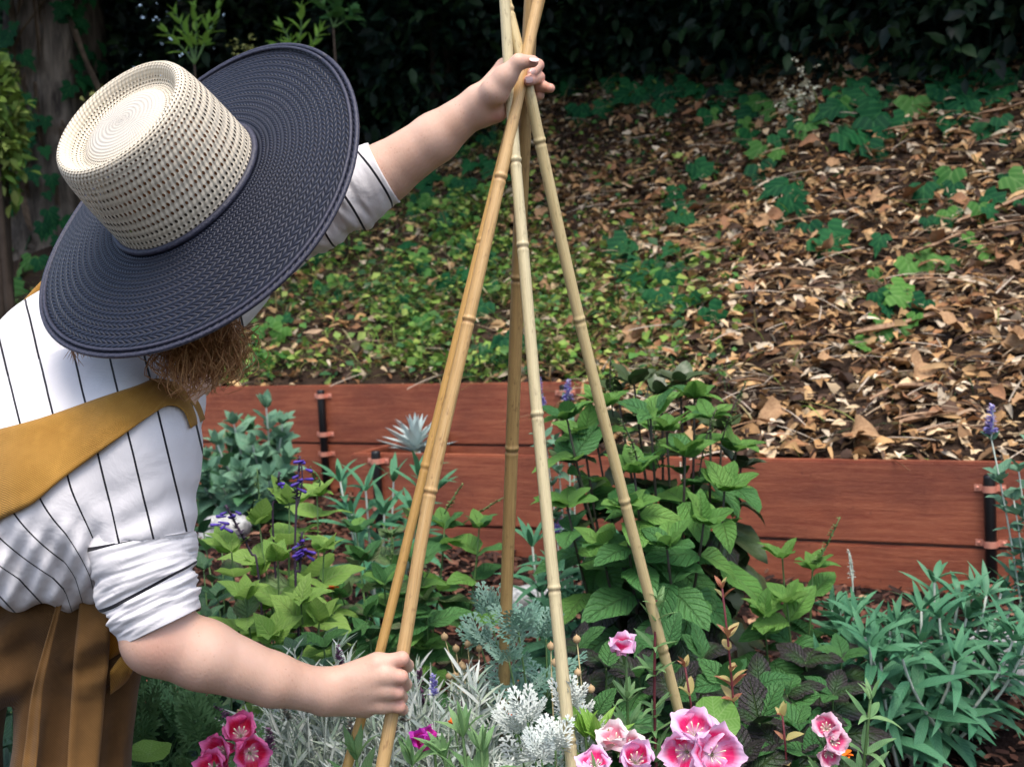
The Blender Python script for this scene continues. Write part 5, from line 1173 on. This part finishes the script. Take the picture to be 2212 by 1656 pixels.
s = (px * .972 - py * .235); bend = np.clip((py - 1040) / 130, 0, 1.6) * np.clip((250 - px) / 110, 0, 1); s = s + bend * (-(py - 1040) * .42); s = s / 74.0 + .35
shirt = add('shirt', mesh_data('shirt', V, F, attrs={'stripe': s}), M_shirt, person); shirtV, shirtF = V, F
BV = BVHTree.FromPolygons([Vector(v) for v in V.tolist()], F.tolist())
def sleeve(name, rings, n_sub, folds, seg=56, sp=.045, s0=0.0, cuff=.0016):
    """rings: (x, y, depth, half width across, tilt) ; gathered tube"""
    C = catmull([P(*r[:3]) for r in rings], n_sub); m = len(C); rad = np.interp(np.linspace(0, len(rings) - 1, m), range(len(rings)), [r[3] for r in rings]); V = []; F = []; S = []; L = 0; a = None
    for i, c in enumerate(C):
        t = (C[min(i + 1, m - 1)] - C[max(i - 1, 0)]).normalized()
        if rings[-1][4] is not None:
            f_ = i / (m - 1); t = (t * (1 - f_ * .8) + rings[-1][4].normalized() * f_ * .8).normalized()
        a = FW.copy() if a is None else a; a = (a - t * a.dot(t)).normalized(); b = t.cross(a)
        if i: L += (C[i] - C[i - 1]).length
        fl = folds(i / (m - 1))
        for k in range(seg):
            th = 2 * math.pi * k / seg; q_ = Vector((math.cos(th) * 1.1, math.sin(th) * .75, L * fl[1]))
            g = 1.5 * mnoise.noise(q_ * 1.0) + .8 * mnoise.noise(Vector((q_.x * 1.7, q_.y * 1.7, q_.z * 2.1 + 7))) + .45 * mnoise.noise(Vector((q_.x * 2.4, q_.y * 2.4, q_.z * 3.7 + 3))); g = 1.0 - 2.2 * abs(g) ** .8 * .9 if False else g - .35 * abs(g)
            r = rad[i] + fl[0] * g + .0015 * math.sin(3 * th + 9 * L / .1)
            V.append(c + (a * math.cos(th) + b * math.sin(th)) * r); S.append((L + .010 * math.sin(th + 1) + s0) / sp)
    for i in range(m - 1):
        for k in range(seg): F.append((i * seg + k, i * seg + (k + 1) % seg, (i + 1) * seg + (k + 1) % seg, (i + 1) * seg + k))
    base = len(V)       # turned-in cuff
    for k in range(seg): V.append(C[-1] + (V[(m - 1) * seg + k] - C[-1]) * .93 - (C[-1] - C[-2]).normalized() * .001); S.append(.5)
    for k in range(seg): V.append(C[-4] + (V[(m - 4) * seg + k] - C[-4]) * .90); S.append(.5)
    for (A_, B_) in (((m - 1) * seg, base), (base, base + seg)):
        for k in range(seg): F.append((A_ + k, A_ + (k + 1) % seg, B_ + (k + 1) % seg, B_ + k))
    me = mesh_data(name, [tuple(v) for v in V], F, attrs={'stripe': S}); return add(name, me, M_shirt, shirt)
def cuffdir(a, b): d = (b - a); return d
# right sleeve, pushed up in gathers; the cuff runs obliquely
cu = (P(430, 1312, 1.50) - P(275, 1388, 1.50)).normalized(); cn = FW.cross(cu); cn = cn if cn.z < 0 else -cn
sleeve('sleeve', [(305, 1115, 1.52, .0570, None), (303, 1165, 1.52, .0640, None), (312, 1215, 1.515, .0630, None), (322, 1265, 1.51, .0590, None), (335, 1310, 1.505, .0545, None), (350, 1352, 1.50, .0495, cn)], 22, lambda f: (.0010 + .0050 * min(1, max(0, f - .18) * 2.0) * (1 if f < .80 else max(.05, (1 - f) / .20)), 74), sp=.062, s0=.043)
cu = (P(862, 430, 1.785) - P(800, 316, 1.785)).normalized(); cn = FW.cross(cu); cn = cn if cn.x > 0 else -cn
sleeve('sleeve', [(510, 570, 1.84, .060, None), (580, 520, 1.83, .057, None), (650, 474, 1.815, .0545, None), (750, 420, 1.797, .0535, None), (830, 374, 1.785, .0470, cn)], 22, lambda f: (.0008 + (.0046 if .45 < f < .84 else .0008), 42), sp=.050, s0=.012)
# shoulder seam on the near sleeve
M_apr = None
def canvas_mat(name, c1, c2, ridge=True):
    k = NT(name); u, v = k.uv(); o = k.coord('Object'); n = k.noise(o, 16, 5, .6); n2 = k.noise(o, 55, 3)
    c = k.mix(k.mapr(n, .3, .7), c1, c2); c = k.mix(k.m_('MULTIPLY', k.mapr(n2, .5, .8), .25), c, tuple(x * 1.6 for x in c2))
    tw = k.n('ShaderNodeTexWave', wave_type='BANDS', bands_direction='DIAGONAL'); tw.inputs['Scale'].default_value = 190; tw.inputs['Distortion'].default_value = .6; k.put(tw.inputs['Vector'], o)
    c = k.mix(k.m_('MULTIPLY', tw.outputs['Fac'], .42), c, tuple(x * .45 for x in c1)); k.set(c, .92, .1); k.put(k.b.inputs['Sheen Weight'], .1); k.bump(k.m_('ADD', k.m_('MULTIPLY', tw.outputs['Fac'], .4), k.m_('MULTIPLY', n, 1.4)), .35, .003); return k.m
M_apr = canvas_mat('mustard_canvas', (.31, .155, .028), (.42, .225, .050)); M_aprm = canvas_mat('tie_canvas', (.15, .075, .024), (.23, .12, .040)); M_aprd = canvas_mat('shaded_mustard_canvas', (.095, .048, .018), (.155, .080, .030))  # skirt canvas is a darkened copy; shade of the recesses put into its colour
def ribbon(name, U, L, bvh, mat, parent, nl=60, nw=10, lift=.004, th=.003, sag=None):
    """cloth band given by its two edges in the photo, laid on a surface by casting rays at it"""
    def interp(A, n):
        A = [Vector((a[0], a[1], 0)) for a in A]; c = catmull(A, 12); return [c[int(round(i * (len(c) - 1) / (n - 1)))] for i in range(n)]
    u_, l_ = interp(U, nl), interp(L, nl); G = []; last = 1.6
    for i in range(nl):
        row = []
        for j in range(nw + 1):
            q = u_[i].lerp(l_[i], j / nw); r = ray(q.x, q.y); h = bvh.ray_cast(CAM, r.normalized()); d = (h[0] - CAM).dot(FW) if h[0] is not None else None; row.append([q.x, q.y, d])
        G.append(row)
    D = np.array([[np.nan if c[2] is None else c[2] for c in r] for r in G])
    for j in range(nw + 1):
        col = D[:, j]; ok = ~np.isnan(col)
        if ok.any(): D[:, j] = np.interp(np.arange(nl), np.arange(nl)[ok], col[ok])
    for i in range(nl):
        r = D[i]; ok = ~np.isnan(r); D[i] = np.interp(np.arange(nw + 1), np.arange(nw + 1)[ok], r[ok]) if ok.any() else 1.6
    for _ in range(3): D[1:-1] = .25 * D[:-2] + .5 * D[1:-1] + .25 * D[2:]; D[:, 1:-1] = .25 * D[:, :-2] + .5 * D[:, 1:-1] + .25 * D[:, 2:]
    V = []; F = []
    for lay in (0, 1):
        for i in range(nl):
            for j in range(nw + 1):
                rim = .0022 if j in (1, nw - 1) else 0
                V.append(tuple(P(G[i][j][0], G[i][j][1], D[i][j] - lift - (th + rim) * (1 - lay))))
    n_ = nw + 1; o = nl * n_
    for i in range(nl - 1):
        for j in range(nw):
            a = i * n_ + j; F.append((a, a + n_, a + n_ + 1, a + 1)); F.append((o + a, o + a + 1, o + a + n_ + 1, o + a + n_))
        F.append((i * n_, o + i * n_, o + (i + 1) * n_, (i + 1) * n_)); a = i * n_ + nw; F.append((a, a + n_, o + a + n_, o + a))
    for j in range(nw): F.append((j, j + 1, o + j + 1, o + j)); a = (nl - 1) * n_ + j; F.append((a, o + a, o + a + 1, a + 1))
    return add(name, mesh_data(name, V, F), mat, parent)

# ------------------------------------------------------------------ apron: skirt and legs, straps
M_org = canvas_mat('orange_canvas', (.42, .17, .012), (.50, .22, .02))
AP = [[(-130, 1345, 1.74, .115), (40, 1345, 1.70, .100)], [(-60, 1330, 1.70, .09), (170, 1330, 1.655, .085)], [(170, 1345, 1.66, .082), (165, 1500, 1.66, .070), (150, 1720, 1.65, .074)], [(150, 1720, 1.65, .074), (140, 2000, 1.64, .078)], [(-130, 1400, 1.80, .10), (-140, 1700, 1.80, .085), (-140, 2100, 1.80, .08)], [(255, 1400, 1.635, .022), (262, 1440, 1.64, .016), (245, 1700, 1.65, .018)]]
ROLLS = [[(-70, 1400, 1.615, .034), (40, 1375, 1.605, .030), (118, 1312, 1.60, .018)], [(-70, 1465, 1.61, .040), (20, 1440, 1.605, .036), (110, 1360, 1.61, .020)], [(-70, 1500, 1.63, .030), (30, 1478, 1.62, .026)], [(100, 1470, 1.60, .014), (180, 1480, 1.595, .012), (255, 1440, 1.60, .014), (300, 1398, 1.60, .012)], [(150, 1400, 1.585, .020), (230, 1350, 1.585, .024), (270, 1330, 1.60, .02)]]
def apron_sdf(p):
    d = None
    for i, c in enumerate(AP):
        e = chain(p, c, .03); d = e if d is None else smin(d, e, .022)
    for c in ROLLS: d = smin(d, chain(p, c, .02), .007)
    px, py, dep = proj_np(p); d = d + .0065 * np.sin((px * .55 + py * .85) * .052 + .8 * np.sin(px * .03)) * np.clip((1530 - py) / 120, 0, 1) * np.clip((230 - px) / 100, .2, 1) + .004 * np.sin(px * .11 + py * .012) * np.clip((py - 1450) / 120, 0, 1)
    return d
q = np.array([tuple(P(*a[:3])) for c in AP for a in c]); V, F = surface(apron_sdf, q.min(0) - .13, q.max(0) + .13, .0062)
apron = add('apron', mesh_data('apron', V, F), M_aprd, person); BA = BVHTree.FromPolygons([Vector(v) for v in V.tolist()], F.tolist())
ribbon('back_strap', [(-80, 945), (0, 926), (95, 900), (219, 857), (290, 834), (340, 817), (388, 830), (414, 850), (432, 872), (444, 905)], [(-80, 1175), (0, 1123), (70, 1088), (126, 1041), (206, 982), (264, 941), (320, 901), (364, 876), (396, 888), (412, 925)], BV, M_apr, apron, 70, 14, .004, .004)
ribbon('tie', [(172, 1300), (160, 1410), (155, 1485), (150, 1567), (145, 1660), (142, 1760)], [(240, 1290), (236, 1410), (228, 1490), (222, 1570), (213, 1660), (206, 1760)], BA, M_aprm, apron, 50, 8, .022, .005)
ribbon('tie', [(122, 1305), (82, 1440), (66, 1510), (56, 1590), (47, 1660), (40, 1760)], [(134, 1305), (103, 1440), (90, 1520), (83, 1610), (78, 1660), (74, 1760)], BA, M_aprm, apron, 50, 6, .028, .005)
ribbon('flap', [(236, 1352), (262, 1340), (284, 1350)], [(236, 1425), (262, 1408), (288, 1392)], BA, M_org, apron, 24, 6, .003, .004)
ribbon('flap', [(237, 1448), (268, 1410), (302, 1394)], [(238, 1500), (275, 1470), (297, 1425)], BA, M_apr, apron, 24, 6, .012, .006)
ed = [P(-40, 792, 1.955), P(0, 738, 1.945), P(28, 694, 1.94), P(62, 652, 1.935), P(100, 612, 1.93), P(150, 575, 1.92)]
add('back_strap', tube_mesh('back_strap', catmull(ed, 6), [.0075] * 31, 10), M_apr, apron)

# ------------------------------------------------------------------ hat
hat = empty('hat', HC, None, None); hat.parent = person; hat.location = HC - person.location; hat['label'] = 'wide straw hat with cream open weave crown and dark navy brim'
def crown_mat():
    k = NT('open_weave_straw'); u, v = k.uv(); row = k.m_('MULTIPLY', v, 34.0); rf = k.m_('FLOOR', row); N = 92.0
    cu = k.m_('SUBTRACT', k.m_('FRACT', k.m_('ADD', k.m_('MULTIPLY', u, N), k.m_('MULTIPLY', rf, .5))), .5); cv = k.m_('SUBTRACT', k.m_('FRACT', row), .5)
    d = k.m_('SQRT', k.m_('ADD', k.m_('POWER', k.m_('MULTIPLY', cu, 1.0), 2.0), k.m_('POWER', k.m_('MULTIPLY', cv, 1.15), 2.0)))
    nz = k.noise(k.coord('Object'), 90, 2); rad = k.m_('ADD', .16, k.m_('MULTIPLY', nz, .16)); band = k.mapr(v, .70, .73, 1, 0); rim = k.m_('ABSOLUTE', k.m_('SUBTRACT', v, .50)); band = k.m_('MULTIPLY', band, k.mapr(rim, .025, .06, 0, 1))
    hole = k.m_('MULTIPLY', k.m_('LESS_THAN', d, rad), k.m_('GREATER_THAN', band, .5))
    o = k.noise(k.coord('Object'), 25, 3); c = k.mix(o, (.66, .58, .44), (.74, .67, .54)); c = k.mix(k.mapr(v, .60, .80), c, (.52, .49, .43))  # sides lightened and flat top dulled to offset the light falling on them
    strand = k.m_('SINE', k.m_('MULTIPLY', k.m_('ADD', k.m_('MULTIPLY', u, N * 2), row), 3.1416)); fine = k.m_('SINE', k.m_('MULTIPLY', v, 260.0)); c = k.mix(k.m_('MULTIPLY', k.mapr(strand, -1, .2, 1, 0), .22), c, (.40, .30, .17))
    k.set(c, .6, .3); k.bump(k.m_('ADD', k.m_('MULTIPLY', strand, k.mapr(v, .66, .72, 1, .15)), k.m_('MULTIPLY', fine, .3)), .5, .0022); tr = k.n('ShaderNodeBsdfTransparent'); mx = k.n('ShaderNodeMixShader'); k.put(mx.inputs[0], hole)
    k.t.links.new(k.b.outputs[0], mx.inputs[1]); k.t.links.new(tr.outputs[0], mx.inputs[2]); k.t.links.new(mx.outputs[0], k.out.inputs['Surface']); return k.m
def brim_mat():
    k = NT('navy_woven_straw'); u, v = k.uv(); row = k.m_('MULTIPLY', v, 27.0); rf = k.m_('FLOOR', row); fv = k.m_('FRACT', row); sg = k.m_('SUBTRACT', k.m_('MULTIPLY', k.m_('MODULO', rf, 2.0), 2.0), 1.0)
    sl = k.m_('ADD', k.m_('MULTIPLY', u, 150.0), k.m_('MULTIPLY', sg, k.m_('MULTIPLY', fv, .75))); s1 = k.m_('ABSOLUTE', k.m_('SINE', k.m_('MULTIPLY', sl, math.pi)))
    r1 = k.m_('SINE', k.m_('MULTIPLY', fv, math.pi)); h = k.m_('MULTIPLY', k.m_('POWER', s1, .6), k.m_('POWER', r1, .5)); n = k.noise(k.coord('Object'), 18, 3); n2 = k.noise(k.coord('Object'), 140, 2)
    c = k.mix(n, (.008, .011, .022), (.017, .021, .040)); c = k.mix(k.m_('MULTIPLY', k.mapr(n2, .6, .8), .4), c, (.07, .06, .075)); c = k.mix(k.mapr(h, .15, .5, .75, 0), c, (.003, .003, .006)); k.set(c, .46, .38); k.bump(h, .85, .003); return k.m
M_crown, M_brim = crown_mat(), brim_mat()
def polar(name, prof, seg, mat, ell=(1, 1), wav=None, uvscale=1.0, th=.0):
    V = []; UV = []; F = []; m = len(prof)
    for j, (r, h) in enumerate(prof):
        for i in range(seg + 1):
            a = 2 * math.pi * i / seg; f = j / (m - 1); e = ell if wav is None else tuple(ell[k] + (1 - ell[k]) * f for k in (0, 1)); hh = h + (wav(a, f) if wav else 0)
            V.append(tuple(HC + mj * (r * e[0] * math.cos(a)) + mn * (r * e[1] * math.sin(a)) + AXW * hh)); UV.append((i / seg, f))
    for j in range(m - 1):
        for i in range(seg): a = j * (seg + 1) + i; F.append((a, a + 1, a + seg + 2, a + seg + 1))
    return add(name, mesh_data(name, V, F, UV), mat, hat)
CE = (1.03, .93)
pr = [(.0950, 0), (.0952, .012), (.0945, .03), (.0935, .052), (.092, .075), (.090, .096), (.0875, .111), (.0838, .121), (.079, .1245), (.0735, .121), (.068, .112), (.062, .107), (.056, .108), (.050, .111), (.042, .114), (.032, .1155), (.020, .1165), (.010, .117), (.0005, .117)]
pr = [tuple(v)[:2] for v in catmull([Vector((r, h, 0)) for r, h in pr], 4)]
polar('crown', pr, 120, M_crown, CE)
polar('shade_lining', [(.0925, -.012), (.0925, .0), (.0922, .02), (.0915, .034)], 80, plain('shade_lining', (.10, .08, .06), .9, .1), CE)  # unseen dark lining, added to shade the lower weave holes
def brim_wave(a, f): return f * f * (.012 * math.cos(2 * a + .5) + .010 * math.cos(a - .3) - .004)
polar('brim', [(.0950 + (.2275 - .0950) * i / 26, .001 - .012 * (i / 26) ** 1.5) for i in range(27)], 160, M_brim, CE, brim_wave)
def ringpts(r, h, e, wv=0): return [HC + mj * (r * e[0] * math.cos(a)) + mn * (r * e[1] * math.sin(a)) + AXW * (h + (brim_wave(a, 1) if wv else 0)) for a in [2 * math.pi * i / 120 for i in range(121)]]
M_braid = plain('navy_braid', (.016, .018, .034), .5, .4, (.05, .05, .075), 300, .6)
add('band', tube_mesh('band', ringpts(.097, .004, CE), [.0042] * 121, 8), M_braid, hat)
add('brim_edge', tube_mesh('brim_edge', ringpts(.2275, -.0115, (1, 1), 1), [.0028] * 121, 8), M_braid, hat); add('brim_edge', tube_mesh('brim_edge', ringpts(.221, -.009, (1, 1), .97), [.0021] * 121, 8), M_braid, hat)

# ------------------------------------------------------------------ hair
M_hair = NT('red_blond_hair'); h_ = M_hair; r_ = h_.attr('tone'); h_.set(h_.mix(r_, (.28, .105, .03), (.66, .36, .15)), .42, .5); h_.translucent(h_.mix(r_, (.3, .12, .04), (.6, .33, .16)), .25); M_hair = h_.m
hv, hf, tone = [], [], []
hcen = HC - AXW * .055
def strand(pts, r, t):
    V, F, _ = tube(pts, [r] * (len(pts) - 1) + [r * .3], 3, False); o = len(hv); hv.extend(V); hf.extend([tuple(i + o for i in f) for f in F]); tone.extend([t] * len(V))
for i in range(900):
    c = random.random(); x0, y0 = random.uniform(385, 500), random.uniform(610, 690); fan = random.gauss(0, 1); x1 = 330 + (x0 - 385) * 1.2 + fan * 22 + 45; y1 = random.triangular(745, 870, 805) - abs(fan) * 8 + (x0 - 440) * -.25
    d0, d1 = random.uniform(1.44, 1.52), random.uniform(1.44, 1.53); p0, p3 = P(x0, y0, d0), P(x1, y1, d1); m1 = P(x0 + random.gauss(0, 12), y0 + 55, d0 - .015); m2 = P(x1 + random.gauss(0, 26), y1 - 35, d1); a, f = random.uniform(.0006, .0026), random.uniform(.4, 1.3)
    base = catmull([p0, m1, m2, p3], 4); ph = random.uniform(0, 6.28); strand([q + RT * a * math.sin(ph + f * k) + FW * a * math.cos(ph + f * k * 1.3) for k, q in enumerate(base)], random.uniform(.0003, .0007), random.random())
for i in range(60):
    x0, y0 = random.uniform(150, 190), random.uniform(715, 735); p = [P(x0, y0, 1.52), P(x0 + random.gauss(0, 5), y0 + 15, 1.55), P(x0 + random.gauss(8, 12), y0 + random.uniform(22, 60), 1.56)]; strand(catmull(p, 4), .0004, random.random())
def hair_sdf(p):
    a = hcen; e = cap(p, HC + AXW * .008, HC - AXW * .075 - FD * .006, .079, .070); return smin(e, cap(p, P(435, 620, 1.54), P(415, 710, 1.55), .04, .015), .03)
V, F = surface(hair_sdf, np.array(hcen) - .25, np.array(hcen) + .25, .006); nh = len(hv)
# keep the mass under the crown and brim
rel = V - np.array(HC); keepv = (rel @ np.array(FD)) < np.where(rel @ np.array(AXW) > -.03, .08, .012)
hv += V.tolist(); hf += [tuple(int(i) + nh for i in f) for f in F if keepv[f].all()]; tone += [.12] * len(V)
add('hair', mesh_data('hair', hv, hf, attrs={'tone': tone}), M_hair, person)
